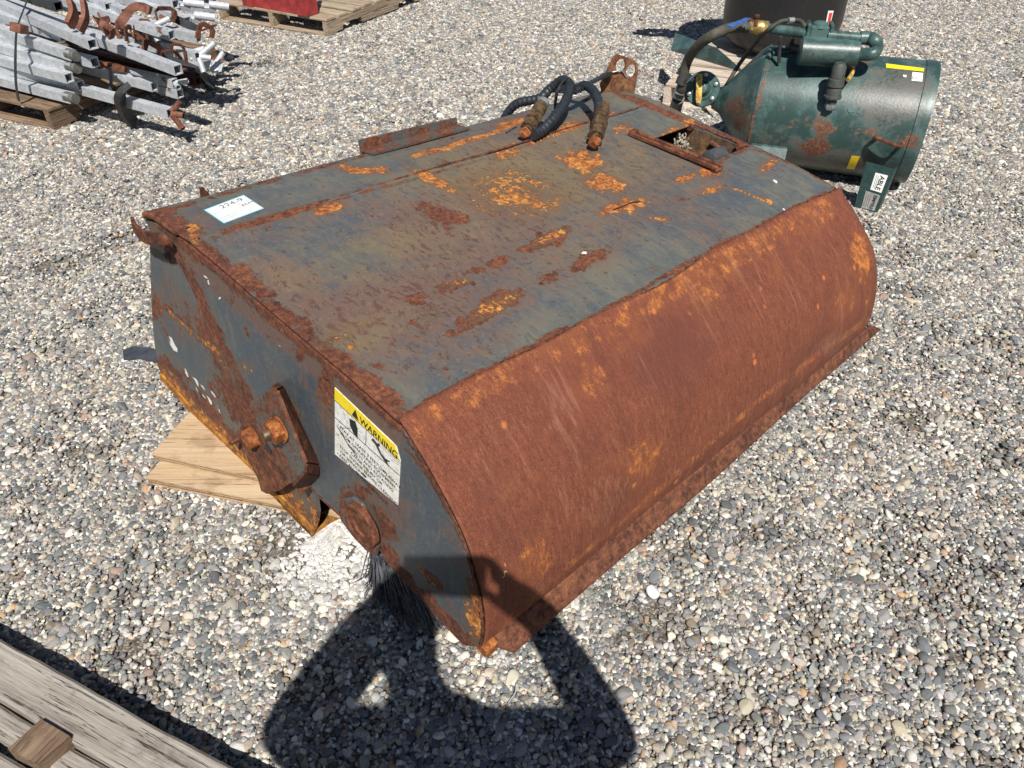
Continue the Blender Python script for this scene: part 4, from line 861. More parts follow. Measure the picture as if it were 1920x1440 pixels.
co = np.zeros(len(me.vertices) * 3); me.vertices.foreach_get('co', co); co = co.reshape(-1, 3)
me.vertices.foreach_set('co', ((W0 + co[:, :1] * lx + co[:, 1:2] * lz + co[:, 2:] * ln - O) @ BR).ravel()); me.materials.clear(); me.materials.append(m_rust('lug rust', (0.07, 0.03, 0.017), (0.17, 0.075, 0.036), (0.28, 0.14, 0.06))); me.update(); me.name = 'lifting_lug'
link('lifting_lug', me, broom)
LUG_HOLE = W0 + lx * 0.040 + lz * 0.054
bpy.context.view_layer.update()

# ------------------------------------------------------------------ decals on the broom
def quad_plate(name, c4, nvec, th, mat, parent, nseg=1):
    mb = MB(); mb.prism([np.asarray(p) for p in c4], np.asarray(nvec) * th); return mb.build(name, mat, parent)
# warning decal (near side plate), local coords, lies 1.5 mm proud
DU = -0.0125
TL, TR, BRr, BL = [np.array([-0.0042, v, n_]) for v, n_ in ((-0.165, 0.566), (-0.360, 0.541), (-0.352, 0.395), (-0.148, 0.380))]
nx_ = np.array([-1.0, 0, 0])
M_DECAL = NT('sun-bleached decal'); t = M_DECAL
fl = t.noise(26, 6, 0.7); sc2 = t.noise(9, 5, 0.7, dist=2.5, sc=(1, 1, 1)); c_ = t.mix(t.step(fl, 0.55, 0.70), (0.82, 0.81, 0.77), (0.60, 0.54, 0.38))
thin = t.math('ABSOLUTE', t.math('SUBTRACT', sc2, 0.5)); c_ = t.mix(t.math('MULTIPLY', t.step(thin, 0.012, 0.004), 0.8), c_, (0.30, 0.25, 0.17)); t.col(c_); t.rough(0.35); M_DECAL = t.m
decal = quad_plate('warning_decal', [TL, TR + np.array([0, 0.012, 0.006]), TR + np.array([0, 0.0, -0.022]), BRr, BL], nx_, 0.0012, M_DECAL, broom)
def dq(s_, t_, lift=0.0016):
    """decal coords: s 0..1 left to right, t 0..1 top to bottom"""
    a = TL + (TR - TL) * s_; b = BL + (BRr - BL) * s_; return a + (b - a) * t_ + nx_ * lift
mb = MB(); mb.prism([dq(0.0, 0.0, .0013), dq(0.93, -0.02, .0013), dq(0.995, 0.15, .0013), dq(0.0, 0.17, .0013)], nx_ * 0.0004); mb.build('decal_header', M_YELLOW, decal)
ex = nrm(TR - TL); ey = nrm(np.cross(np.cross(ex, TL - BL), ex) * -1 + 0 * ex) if False else nrm((TL - BL) - ((TL - BL) @ ex) * ex)
put_text('header_lettering', 'WARNING', 0.0232, dq(0.40, 0.145, .0022), ex, ey, M_INK, decal, bold=0.0004)
mb = MB(); mb.prism([dq(0.28, 0.145, .002), dq(0.385, 0.145, .002), dq(0.332, 0.02, .002)], nx_ * 0.0003); mb.build('warning_triangle', M_INK, decal)
for i, (s_, t_) in enumerate([((0.0, 0.42), (1.0, 0.42)), ((0.5, 0.17), (0.5, 0.42)), ((0.0, 0.175), (1.0, 0.155))]):
    a, b = dq(*s_), dq(*t_); mb = MB(); mb.tube([a, b], 0.0007, 4); mb.build('ruled_line', M_INK, decal)
mb = MB(); mb.prism([dq(0.24, 0.24), dq(0.33, 0.20), dq(0.37, 0.28), dq(0.37, 0.44), dq(0.30, 0.40), dq(0.25, 0.33)], nx_ * 0.0003); mb.build('pictogram', M_INK, decal)
mb = MB(); mb.tube([dq(0.60, 0.22), dq(0.66, 0.24), dq(0.72, 0.33), dq(0.80, 0.37), dq(0.86, 0.33)], [0.0035, 0.003, 0.002, 0.0035, 0.001], 4); mb.tube([dq(0.80, 0.37), dq(0.85, 0.43)], [.003, .001], 4); mb.tube([dq(0.69, 0.20), dq(0.70, 0.225)], [.003, .003], 5); mb.build('pictogram', M_INK, decal)
for k, s_ in enumerate(['\u2022 STAY AT LEAST 9 FEET (3M) AWAY', '   FROM OPERATING EQUIPMENT.', '\u2022         OBJECTS AND ROTATING', '             CAUSE INJURY OR', '\u2022 STOP ENGINE BEFORE CLEANING', '   OR SERVICING.', '\u2022 KEEP ALL GUARDS IN PLACE']):
    put_text('decal_lettering', s_, 0.0122, dq(0.045, 0.515 + 0.074 * k, .0018), ex, ey, M_INK, decal, bold=.00018)['kind'] = 'stuff'
mb = MB(); mb.tube([dq(0.03, 0.52), dq(0.10, 0.56), dq(0.22, 0.66), dq(0.32, 0.70), dq(0.40, 0.76)], [.0004, .0014, .0009, .0012, .0003], 4); mb.tube([dq(0.10, 0.50), dq(0.20, 0.42), dq(0.31, 0.33)], [.0003, .0007, .0003], 4); mb.tube([dq(0.46, 0.93), dq(0.52, 0.95)], [.002, .002], 4)
mb.build('decal_scratch', M_INK, decal)['kind'] = 'stuff'

# paper lot tag on the hood
a0, a1, a2, a3 = top(383, 395), top(457, 367), top(495, 392), top(420, 420)
nh = np.array([0, 0.03, 1.0])
lift = lambda p, h: np.asarray(p) + np.array([0, 0, h])
lot = quad_plate('lot_tag', [lift(p, 0.0015) for p in (a0, a1, a2, a3)], nh, 0.0008, M_CYAN, broom)
tl_ = lambda s_, t_, h=0.0026: lift((a0 + (a1 - a0) * s_) + ((a3 + (a2 - a3) * s_) - (a0 + (a1 - a0) * s_)) * t_, h)
quad_plate('tag_paper', [tl_(.04, .05, .0023), tl_(.97, .05, .0023), tl_(.97, .95, .0023), tl_(.04, .95, .0023)], nh, 0.0003, M_WHITE, lot)
tx = nrm(a1 - a0); ty = nrm((a0 - a3) - ((a0 - a3) @ tx) * tx)
put_text('handwriting', '224-9', 0.030, tl_(.30, .30, .0029), tx, nrm(ty + 0.25 * tx), M_INK, lot, bold=-0.0002)
put_text('handwriting', 'EDM', 0.017, tl_(.70, .56, .0029), tx, nrm(ty + 0.3 * tx), M_INK, lot)
for (p_, q_) in (((.05, .40), (.70, .40)), ((.05, .72), (.70, .72)), ((.70, .30), (.70, .95)), ((.05, .84), (.45, .84))):
    mb = MB(); mb.tube([tl_(*p_, .0027), tl_(*q_, .0027)], 0.0004, 4); mb.build('form_line', M_DARKSTEEL, lot)

# ------------------------------------------------------------------ hydraulic hoses lying over the hood
def hose(name, path, r, parent, mat=M_HOSE, ribs=True, n=10):
    pth = bez(path, n); mb = MB(); mb.tube(pth, r, 12); ho = mb.build(name, M_RUBBER if ribs else mat, parent, smooth=60)
    if ribs:
        d = np.concatenate([[0], np.cumsum([np.linalg.norm(pth[i + 1] - pth[i]) for i in range(len(pth) - 1)])])
        mb = MB(); m_ = int(d[-1] / 0.0042 / 1.0); A = np.array(pth); rs_ = []; ps2 = []
        for k in range(m_):
            s_ = d[-1] * k / (m_ - 1); ps2.append(np.array([np.interp(s_, d, A[:, j]) for j in range(3)])); rs_.append(r * (1.13 if (k // 2) % 2 == 0 else 1.01))
        mb.tube(ps2, rs_, 12); mb.build('spiral_guard', mat, ho, smooth=30)
    return ho
tp = lambda x, y, h: top(x, y, h)
h1 = hose('hydraulic_hose', [(1.33, 0.80, 0.40), (1.34, 0.74, 0.52), (1.355, 0.69, 0.605), tp(1012, 184, 0.03), tp(1034, 164, 0.065), tp(1055, 150, 0.095), tp(1067, 160, 0.095), tp(1062, 186, 0.075), tp(1040, 220, 0.048), tp(1014, 246, 0.022), tp(1000, 253, 0.020)], 0.0142, broom)
h2 = hose('hydraulic_hose', [(1.55, 0.78, 0.45), (1.55, 0.74, 0.56), (1.53, 0.69, 0.63), tp(1080, 166, 0.055), tp(1096, 160, 0.075), tp(1112, 170, 0.085), tp(1122, 192, 0.07), tp(1122, 210, 0.055), tp(1121, 222, 0.05)], 0.0142, broom)
def coupler(base, tip, parent, cap, sc=1.0):
    b, t_ = np.asarray(base), np.asarray(tip); ax = nrm(t_ - b); L_ = np.linalg.norm(t_ - b)
    hexq = [(math.cos(k * math.pi / 3), math.sin(k * math.pi / 3)) for k in range(6)]
    mb = MB(); mb.tube([b + ax * L_ * .20, b + ax * L_ * .37], 0.0245 * sc, prof=hexq); mb.tube([b + ax * L_ * .38, b + ax * L_ * .42], 0.017 * sc, 14)
    mb.tube([b + ax * L_ * .42, b + ax * L_ * .43, b + ax * L_ * .58, b + ax * L_ * .59], [0.022 * sc, 0.0255 * sc, 0.0255 * sc, 0.022 * sc], prof=hexq)
    mb.lathe(b, ax, [(L_ * .15, .016 * sc), (L_ * .21, .016 * sc), (L_ * .36, .017 * sc), (L_ * .60, .0185 * sc), (L_ * .61, .0220 * sc), (L_ * .70, .0220 * sc), (L_ * .705, .0190 * sc), (L_ * .715, .0220 * sc), (L_ * .78, .0220 * sc), (L_ * .79, .0180 * sc), (L_ * .80, .0215 * sc), (L_ * .84, .0215 * sc), (L_ * .85, .018 * sc), (L_ * .93, .018 * sc)], 20, True)
    co_ = mb.build('quick_coupler', M_BRASS, parent, smooth=30); pass
    mb = MB(); mb.box(b + ax * L_ * .075, (0.030 * sc, 0.030 * sc, L_ * .17), rotz(ax), 0.006); mb.build('elbow', M_RUSTO, co_)
    mb = MB()
    if cap == 'open':
        mb.lathe(b + ax * L_ * .9, ax, [(0, .0195 * sc), (L_ * .09, .0195 * sc), (L_ * .10, .018 * sc), (L_ * .10, .012 * sc), (L_ * .085, .0115 * sc), (L_ * .085, .001)], 20); mb.build('coupler_face', M_ZINC, co_, smooth=30)
    else:
        mb.lathe(b + ax * L_ * .9, ax, [(0, .0135 * sc), (L_ * .11, .0135 * sc), (L_ * .12, .012 * sc)], 20); mb.build('dust_plug', M_RUST, co_, smooth=30)
    return co_
def rotz(ax):
    ax = nrm(ax); a = np.array((1.0, 0, 0)) if abs(ax[0]) < .9 else np.array((0, 1.0, 0)); x = nrm(np.cross(a, ax)); y = np.cross(ax, x); return np.stack([x, y, ax], 1)
coupler(tp(981, 254, 0.018), tp(1020, 190, 0.085), h1, 'open')
coupler(tp(1113, 272, 0.018), tp(1134, 196, 0.085), h2, 'plug')

# rubber strap with a wire hook, from the hoses to the lug
sh_ = wld(tp(1046, 178, 0.075)); sw = wld(tp(1075, 172, 0.075)); se = LUG_HOLE + np.array([-0.070, -0.03, 0.02])
strap = thing('rubber_strap', 'black rubber tarp strap with wire hook tying hoses to the rusty two-hole lug', 'strap', se)
mb = MB(); pth = bez([sh_ + (0, 0, 0.01), sw, sw + (se - sw) * 0.45 + np.array([0, 0, 0.0]), se], 8)
mb.tube([p - se for p in pth], [0.012] * (len(pth) - 4) + [0.013, 0.015, 0.017, 0.012], prof=[(-0.30, -1), (0.30, -1), (0.30, 1), (-0.30, 1)], up=(1, 0, 0)); mb.build('band', M_RUBBER, strap, smooth=40)
mb = MB(); lp = bez([wld(tp(1040, 200, .03)), wld(tp(1046, 168, 0.10)), wld(tp(1062, 150, 0.105)), wld(tp(1073, 160, 0.09)), wld(tp(1076, 176, 0.06))], 8)
mb.tube([p - se for p in lp], 0.010, prof=[(-0.35, -1), (0.35, -1), (0.35, 1), (-0.35, 1)]); mb.build('band_loop', M_RUBBER, strap, smooth=40)
mb = MB(); mb.tube([p - se for p in bez([se + (-.004, 0, 0), se + (0.022, 0.004, 0.004), se + (0.045, 0.012, 0.004), LUG_HOLE + (-.004, -.006, -.004), LUG_HOLE + (0.008, 0.012, -0.006)], 5)], 0.0032, 8); mb.build('wire_hook', M_ZINC, strap, smooth=50)

# ------------------------------------------------------------------ plywood under the bucket
def plybox(name, label, A, B, Cc, z0, th, w, rot_=None):
    """slab: A->B front edge, A->Cc left edge (ground pixels at z)"""
    A, B, Cc = [np.array(p) for p in (A, B, Cc)]; dx = nrm(B - A); dy = nrm((Cc - A) - ((Cc - A) @ dx) * dx)
    o = thing(name, label, 'plywood', (A[0], A[1], z0), group=None)
    layers = 5 if th < .03 else 7
    r2 = random.Random(int(th * 1e4))
    for k in range(layers):
        mb = MB(); ins = 0.0 if k == layers - 1 else r2.uniform(0.0005, 0.004)
        n_ = 14; e1 = [A + dx * (ins + (w[0] - 2 * ins) * i / n_) + dy * (ins + r2.uniform(0, .0015)) for i in range(n_ + 1)]; e2 = [A + dx * (ins + (w[0] - 2 * ins) * i / n_) + dy * (w[1] - ins) for i in range(n_, -1, -1)]
        mb.prism([np.array([p[0] - A[0], p[1] - A[1], th * k / layers]) for p in e1 + e2], (0, 0, th / layers - 0.0004)); mb.build('veneer', WX['ply', 0] if k == layers - 1 else WX['plydark' if k % 2 else 'ply', k % 2], o)
    return o
plybox('plywood_offcut', 'lower plywood offcut with black stained edge lying on the gravel', P(277, 906), P(530, 957), P(292, 868), -0.006, 0.026, (0.62, 0.42))
plybox('plywood_offcut', 'upper tan plywood offcut on another one under the rusty bucket', P(288, 864, .024), P(475, 905, .024), P(352, 785, .045), 0.0245, 0.024, (0.60, 0.36))
# dark flat rubber scrap behind the bucket
fl = [(232, 662), (250, 655), (283, 657), (300, 664), (300, 684), (262, 676), (234, 680)]
mb = MB(); q0 = P(262, 668); mb.prism([np.array([*(P(x, y)[:2] - q0[:2]), 0.006]) for x, y in fl], (0, 0, 0.007)); fo = mb.build('rubber_flap', m_plain('slate rubber', (0.045, 0.052, 0.065), 0.6, var=0.3), None); fo.location = (q0[0], q0[1], 0.0)
tag(fo, 'flat dark slate rubber scrap on gravel behind the rusty bucket corner', 'rubber flap')

# white lime dust lying under the broom
t = NT('white dust'); n_ = t.noise(70, 6, 0.8); f_ = t.noise(330, 3, 0.8); b_ = t.noise(18, 3, 0.5)
t.col(t.mix(t.step(t.math('ADD', t.math('MULTIPLY', f_, 0.6), t.math('MULTIPLY', n_, 0.4)), 0.52, 0.57), (0.66, 0.65, 0.63), (0.26, 0.20, 0.16))); t.rough(0.95); t.bump(t.math('ADD', n_, f_), 0.7, 0.004); M_DUST = t.m
def dust_fn(a, b):
    r_ = b * (0.075 + 0.02 * np.sin(3 * a * 6.283 + 1) + 0.012 * np.sin(7 * a * 6.283)); th = a * 6.2832
    z_ = 0.009 * (1 - b ** 1.6) + 0.003 * np.sin(90 * r_ + 5 * th) * np.cos(7 * th) - 0.006 * b
    return np.stack([r_ * np.cos(th) * 1.0, r_ * np.sin(th) * 1.25, z_], 1)
pts, q = grid_mesh(dust_fn, 60, 16); me = bpy.data.meshes.new('white_dust'); me.from_pydata(pts.tolist(), [], q.tolist()); me.materials.append(M_DUST); me.polygons.foreach_set('use_smooth', [True] * len(me.polygons))
d0 = P(622, 985); o = link('white_dust', me); o.location = (d0[0], d0[1], 0.0); o['kind'] = 'stuff'

# ------------------------------------------------------------------ the photographer (outside the frame; the shadow is in it)
def skin_body():
    J = dict(pelvis=(-.03, -.30, .92, .17, .125), belly=(-.03, -.28, 1.04, .18, .125), chest=(-.03, -.29, 1.17, .185, .115), neckb=(-.045, -.285, 1.315, .065, .06), neck=(-.065, -.265, 1.425, .05, .05), head0=(-.095, -.235, 1.53, .076, .088), head1=(-.10, -.23, 1.61, .086, .098), head2=(-.10, -.235, 1.69, .064, .078),
             shl=(-.20, -.285, 1.295, .078, .07), ell=(-.345, -.125, 1.10, .080, .080), wrl=(-.150, -.060, 1.40, .068, .068), pal_l=(-.125, -.045, 1.488, .050, .030),
             shr=(.14, -.285, 1.29, .075, .07), elr=(.312, -.125, 1.10, .072, .072), wrr=(.185, -.060, 1.385, .042, .042), pal_r=(.115, -.045, 1.462, .036, .022),
             hil=(-.12, -.30, .86, .11, .11), knl=(-.135, -.29, .48, .075, .075), anl=(-.14, -.32, .09, .05, .05), tol=(-.155, -.17, .04, .048, .034),
             hir=(.08, -.30, .86, .11, .11), knr=(.095, -.29, .48, .075, .075), anr=(.10, -.32, .09, .05, .05), tor=(.115, -.17, .04, .048, .034))
    E_ = [('pelvis', 'belly'), ('belly', 'chest'), ('chest', 'neckb'), ('neckb', 'neck'), ('neck', 'head0'), ('head0', 'head1'), ('head1', 'head2'), ('neckb', 'shl'), ('shl', 'ell'), ('ell', 'wrl'), ('wrl', 'pal_l'), ('neckb', 'shr'), ('shr', 'elr'), ('elr', 'wrr'), ('wrr', 'pal_r'),
          ('pelvis', 'hil'), ('hil', 'knl'), ('knl', 'anl'), ('anl', 'tol'), ('pelvis', 'hir'), ('hir', 'knr'), ('knr', 'anr'), ('anr', 'tor')]
    # fingers: four curl behind the phone's back edge, thumb in front of the screen side
    for sgn, w in ((-1, 'pal_l'), (1, 'pal_r')):
        for k, (dx, dz) in enumerate(((-.004, .030), (.0, .012), (.002, -.006), (.006, -.022))):
            b = 'f%d%s' % (k, w); J[b + 'a'] = (sgn * (.100 + dx) - .012, -.030, 1.480 + dz, .010, .009); J[b + 'b'] = (sgn * (.074 + dx), -.012, 1.488 + dz, .008, .008); J[b + 'c'] = (sgn * (.060 + dx), -.010, 1.490 + dz, .007, .006)
            E_ += [(w, b + 'a'), (b + 'a', b + 'b'), (b + 'b', b + 'c')]
        b = 'th' + w; J[b + 'a'] = (sgn * .085, -.062, 1.462, .012, .011); J[b + 'b'] = (sgn * .066, -.050, 1.470, .010, .009); J[b + 'c'] = (sgn * .048, -.042, 1.474, .009, .008)
        E_ += [(w, b + 'a'), (b + 'a', b + 'b'), (b + 'b', b + 'c')]
    nm = list(J); me = bpy.data.meshes.new('body'); me.from_pydata([J[k][:3] for k in nm], [(nm.index(a), nm.index(b)) for a, b in E_], [])
    o = link('body', me); o.modifiers.new('skin', 'SKIN')
    for i, k in enumerate(nm):
        sv = me.skin_vertices[0].data[i]; sv.radius = J[k][3:5]; sv.use_root = (k == 'pelvis')
    sb = o.modifiers.new('sub', 'SUBSURF'); sb.levels = 2; sb.render_levels = 2
    me.materials.append(m_plain('person clothing', (0.06, 0.07, 0.10), 0.8, var=0.2)); return o
per = thing('person', 'person in dark clothes standing and holding up a phone, seen here by the shadow', 'person', (0, -0.30, 0))
bd = skin_body(); bd.parent = per; bd.location = (0, 0.30, 0)
Rc = np.array(Euler((math.pi / 2 - PITCH, 0, 0)).to_matrix())
mb = MB(); mb.box((0, 0, 0), (0.160, 0.078, 0.008), bev=0.003); ph = mb.build('phone', M_RUBBER, None, M=(C + Rc @ np.array([-0.018, -0.020, 0.030]), Rc))
tag(ph, 'dark phone held up in both hands by the person', 'phone')

# ------------------------------------------------------------------ pallets
def wmat(kind, ax): return WX[kind, ax]
def pallet(label, K, d1, d2, L1, L2, slats, kind='pallet', group=None, sw=0.09, jit=0.004, notch=True, seed=1, z0=0.0, bottoms=3, strn=3):
    """K ground corner; deck boards run along d1, stringers along d2"""
    r2 = random.Random(seed); d1 = nrm([d1[0], d1[1], 0]); left = d1[0] * d2[1] - d1[1] * d2[0] > 0
    o = thing('pallet', label, 'pallet', (K[0], K[1], z0), group); o.rotation_euler = (0, 0, math.atan2(d1[1], d1[0])); sg = 1 if left else -1
    hb, hs, ht = 0.014, 0.088, 0.016
    def bd(name, x0, x1, y0, y1, z_, th, ax):
        mb = MB(); mb.box(((x0 + x1) / 2, sg * (y0 + y1) / 2, z_ + th / 2), (x1 - x0, y1 - y0, th), np.array(Euler((r2.gauss(0, .004), r2.gauss(0, .003), r2.gauss(0, .006))).to_matrix()), 0.002)
        return mb.build(name, wmat(kind, ax), o)
    ys = np.linspace(0, L2 - sw, bottoms)
    for y in ys: bd('bottom_board', r2.uniform(-.004, .004), L1 + r2.uniform(-.004, .004), y, y + sw, 0.0, hb, 0)
    for i in range(strn):
        x = (L1 - 0.038) * i / (strn - 1); mb = MB(); z1, z2 = hb + .0015, hb + hs
        pr = [(0, z1), (0, z2), (L2, z2), (L2, z1)]
        if notch:
            a1, a2, b1, b2 = L2 * .13, L2 * .32, L2 * .68, L2 * .87; zz = z1 + .038
            pr = [(0, z1), (0, z2), (L2, z2), (L2, z1), (b2, z1), (b2 - .015, zz), (b1 + .015, zz), (b1, z1), (a2, z1), (a2 - .015, zz), (a1 + .015, zz), (a1, z1)]
        mb.prism([(x, sg * y, z_) for y, z_ in pr], (0.038, 0, 0)); mb.build('stringer', wmat(kind, 1), o)
    zt = hb + hs + .0015; ys = np.linspace(0, L2 - sw, slats)
    for y in ys: bd('deck_board', r2.uniform(-.008, .008), L1 + r2.uniform(-.008, .008), y + r2.uniform(-jit, jit), y + sw + r2.uniform(-jit, jit), zt, ht, 0)
    return o, zt + ht
def bw(mb, name, mat, parent, smooth=False):
    return mb.build(name, mat, parent, smooth, M=(-np.array(parent.location), np.eye(3)))

# ------------------------------------------------------------------ green blast pot lying on its side
pa, pb = P(1421, 195, 0.262), P(1726, 232, 0.262); AX = nrm(pb - pa); RP = 0.252; LP = np.linalg.norm(pb - pa)
pot = thing('blast_pot', 'green rust-streaked blast pot tank lying on its side with pipework and a yellow valve handle', 'tank', (pa + AX * LP / 2) * np.array([1, 1, 0]))
p0_ = np.array(pot.location)
prof = bez([(-0.205, 0.045), (-0.175, 0.058), (-0.155, 0.075), (-0.09, 0.155), (-0.025, 0.232), (0.0, RP)], 4) + [(0.004, RP + .0035), (0.008, RP + .0035), (0.010, RP), (LP * .25, RP), (LP * .5, RP), (LP * .75, RP), (LP - .055, RP), (LP - .052, RP + .004), (LP - .012, RP + .004), (LP, RP + .002), (LP, RP - .012), (LP - .02, RP - .03), (LP + 0.0, RP * .5), (LP + .02, 0.002)]
prof = np.array([tuple(p) for p in prof]); pt = np.linspace(0, 1, len(prof))
xx = nrm(np.cross((0, 0, 1.0), AX)); yy = np.cross(AX, xx)
# refine along the barrel so that wear and the painted highlight can be laid on
A_ = []
for i in range(len(prof) - 1):
    k = 14 if np.linalg.norm(prof[i + 1] - prof[i]) > .1 else 3
    A_ += [prof[i] + (prof[i + 1] - prof[i]) * j / k for j in range(k)]
A_.append(prof[-1]); A_ = np.array(A_); SEG = 96
vsx = np.array([pa + AX * a + (math.cos(th) * xx + math.sin(th) * yy) * r_ for a, r_ in A_ for th in np.linspace(0, 2 * math.pi, SEG, endpoint=False)]) - p0_
fx = [(i * SEG + k, i * SEG + (k + 1) % SEG, (i + 1) * SEG + (k + 1) % SEG, (i + 1) * SEG + k) for i in range(len(A_) - 1) for k in range(SEG)]
me = bpy.data.meshes.new('barrel'); me.from_pydata(vsx.tolist(), [], fx); me.materials.append(M_GREEN); shade(me, 30)
paint(me, [e_('rust', 1388, 215, 36, 44, 0, .55), e_('film', 1470, 270, 90, 30, 10, .5), e_('rust', 1600, 290, 120, 26, 8, .35), e_('rust', 1640, 130, 60, 18, 8, .38), l_('rust', [(1441, 120), (1420, 200), (1402, 265)], 6, .6), e_('rust', 1505, 230, 66, 20, -12, .50), e_('rust', 1532, 275, 34, 18, 0, .75), e_('rust', 1470, 205, 30, 14, 0, .5), e_('rust', 1700, 260, 40, 30, 30, .5), e_('rust', 1600, 245, 80, 8, 5, .55), e_('rust', 1625, 120, 30, 10, 10, .5), e_('rust', 1545, 245, 20, 30, 30, .55), e_('rust', 1440, 240, 24, 40, 20, .45),
           e_('film', 1665, 190, 90, 70, 10, .62), e_('film', 1700, 150, 70, 40, 10, .6), e_('film', 1560, 300, 130, 30, 8, .62), e_('film', 1620, 250, 90, 40, 8, .45), e_('film', 1400, 180, 50, 60, 0, .42)], lambda c_: c_ + p0_)  # right-hand film: worn enamel that also carries a painted highlight
bmx = bmesh.new(); bmx.from_mesh(me); bmesh.ops.recalc_face_normals(bmx, faces=bmx.faces); bmx.to_mesh(me); bmx.free()
barrel = link('barrel', me, pot)
def surf(x, y, h=0.0):
    """point where the photo ray meets the barrel"""
    r = ray(x, y); r = r / np.linalg.norm(r); w = C - pa; d = r - (r @ AX) * AX; m_ = w - (w @ AX) * AX
    a, b, c_ = d @ d, 2 * d @ m_, m_ @ m_ - (RP + h) ** 2; D = b * b - 4 * a * c_
    if D < 0: t_ = -b / (2 * a)
    else: t_ = (-b - math.sqrt(D)) / (2 * a)
    p = C + r * t_; q = p - pa; n_ = nrm(q - (q @ AX) * AX); return p, n_
def sticker(name, quad, mat, parent, h=0.0014, th=0.0008, n_=7):
    q_ = np.array(quad, float); mb = MB(); P_, N_ = [], []
    for i in range(n_):
        for j in range(n_):
            a, b = i / (n_ - 1), j / (n_ - 1); xy = (q_[0] * (1 - a) + q_[1] * a) * (1 - b) + (q_[3] * (1 - a) + q_[2] * a) * b
            p, nn_ = surf(xy[0], xy[1], h); P_.append(p)
    mb.add(P_, [(i * n_ + j, i * n_ + j + 1, (i + 1) * n_ + j + 1, (i + 1) * n_ + j) for i in range(n_ - 1) for j in range(n_ - 1)])
    o = bw(mb, name, mat, pot); s_ = o.modifiers.new('film', 'SOLIDIFY'); s_.thickness = th; s_.offset = 0; return o
sticker('yellow_tape', [(1661, 119), (1733, 128), (1732, 134), (1662, 127)], M_YELLOW, pot)
sticker('yellow_tape', [(1597, 292), (1612, 294), (1602, 318), (1587, 316)], M_YELLOW, pot)
sticker('inspection_sticker', [(1711, 135), (1731, 137), (1729, 153), (1709, 151)], M_WHITE, pot)
for k_, (x_, y_) in enumerate(((1696, 142), (1744, 150))): sticker('paint_chip', [(x_ - 3, y_ - 2), (x_ + 4, y_ - 1), (x_ + 3, y_ + 3), (x_ - 2, y_ + 2)], M_WHITE, pot)
sp_, sn_ = surf(1716, 146, .0026); ey_ = nrm(-AX * 0 + np.cross(sn_, AX)); put_text('sticker_lettering', 'JLI', 0.020, sp_ - p0_ - AX * .012 - ey_ * .004, AX, ey_ if ey_[2] > 0 else -ey_, M_INK, pot)
sp_, sn_ = surf(1592, 196, .002); e2_ = np.cross(sn_, AX); e2_ = e2_ if e2_[2] > 0 else -e2_
put_text('stencil_lettering', 'S', 0.075, sp_ - p0_, e2_ * -1, AX, m_plain('stencil green', (0.03, 0.10, 0.095), 0.5), pot)
# green tubes and fittings
def pp(x, y, z): return P(x, y, z)
def gpipe(name, pts, r, mat=M_GREEN, sm=40, n=1, parent=pot, seg=14):
    mb = MB(); mb.tube(bez(pts, n) if n > 1 else pts, r, seg); return bw(mb, name, mat, parent, sm) if parent is pot else mb.build(name, mat, parent, sm, M=(-p0_, np.eye(3)))
gpipe('air_pipe', [pp(1432, 52, .62), pp(1516, 63, .62)], 0.0195)
gpipe('air_pipe', [pp(1553, 66, .62), pp(1620, 72, .62)], 0.0195)
gpipe('return_elbow', [pp(1612, 71, .62), pp(1630, 72, .62), pp(1641, 78, .615), pp(1643, 90, .59), pp(1636, 101, .575), pp(1612, 102, .565)], 0.026, n=5)
mb = MB(); c0, c1 = pp(1499, 95, .56), pp(1608, 101, .56); mx = nrm(c1 - c0); mb.lathe(c0, mx, [(0, .050), (.004, .056), (np.linalg.norm(c1 - c0) - .004, .056), (np.linalg.norm(c1 - c0), .050)], 32)
muf = bw(mb, 'muffler', M_GREEN, pot, 35); paint(muf.data, [e_('rust', 1580, 105, 40, 14, 0, .5), e_('film', 1550, 100, 70, 30, 0, .62)], lambda c_: c_ + p0_)
mb = MB(); vb = pp(1535, 60, .625); mb.box(vb, (0.075, 0.06, 0.06), np.stack([mx, np.cross((0, 0, 1), mx), (0, 0, 1)], 1), 0.008)
for s_ in (-1, 1): mb.box(vb + mx * .045 * s_, (0.014, 0.075, 0.075), np.stack([mx, np.cross((0, 0, 1), mx), (0, 0, 1)], 1), 0.004)
mb.lathe(vb + np.array([0, 0, .02]), (0, 0, 1), [(0, .034), (.015, .030), (.022, .018)], 16); bw(mb, 'valve_body', M_GREEN, pot, 40)
mb = MB(); b0 = pp(1410, 50, .62); bx_ = nrm(pp(1432, 52, .62) - b0)
mb.tube([b0 - bx_ * .012, b0 + bx_ * .010], .024, prof=hexp); mb.lathe(b0 + bx_ * .008, bx_, [(0, .023), (.012, .028), (.035, .028), (.045, .024)], 20); mb.tube([b0 + bx_ * .05, b0 + bx_ * .066], .027, prof=hexp); bw(mb, 'ball_valve', M_GOLD, pot, 35)
mb = MB(); mb.tube([b0 - bx_ * .012, b0 - bx_ * .025, b0 - bx_ * .028, b0 - bx_ * .06], [.016, .016, .021, .014], 14); bw(mb, 'hose_stem', M_ZINC, pot, 40)
mb = MB(); l0, l1, l2 = pp(1418, 40, .67), pp(1403, 35, .675), pp(1366, 50, .665); mb.tube([l1, l2], [.012, .012], prof=[(-1, -.22), (1, -.22), (1, .22), (-1, .22)]); lev = bw(mb, 'valve_lever', M_BLUE, pot)
mb = MB(); mb.tube([l0, l1], .010, prof=[(-1, -.25), (1, -.25), (1, .25), (-1, .25)]); mb.lathe(l0 - np.array([0, 0, .02]), (0, 0, 1), [(0, .008), (.035, .008), (.036, .012), (.044, .012)], 8); bw(mb, 'lever_stem', M_RUST, pot)
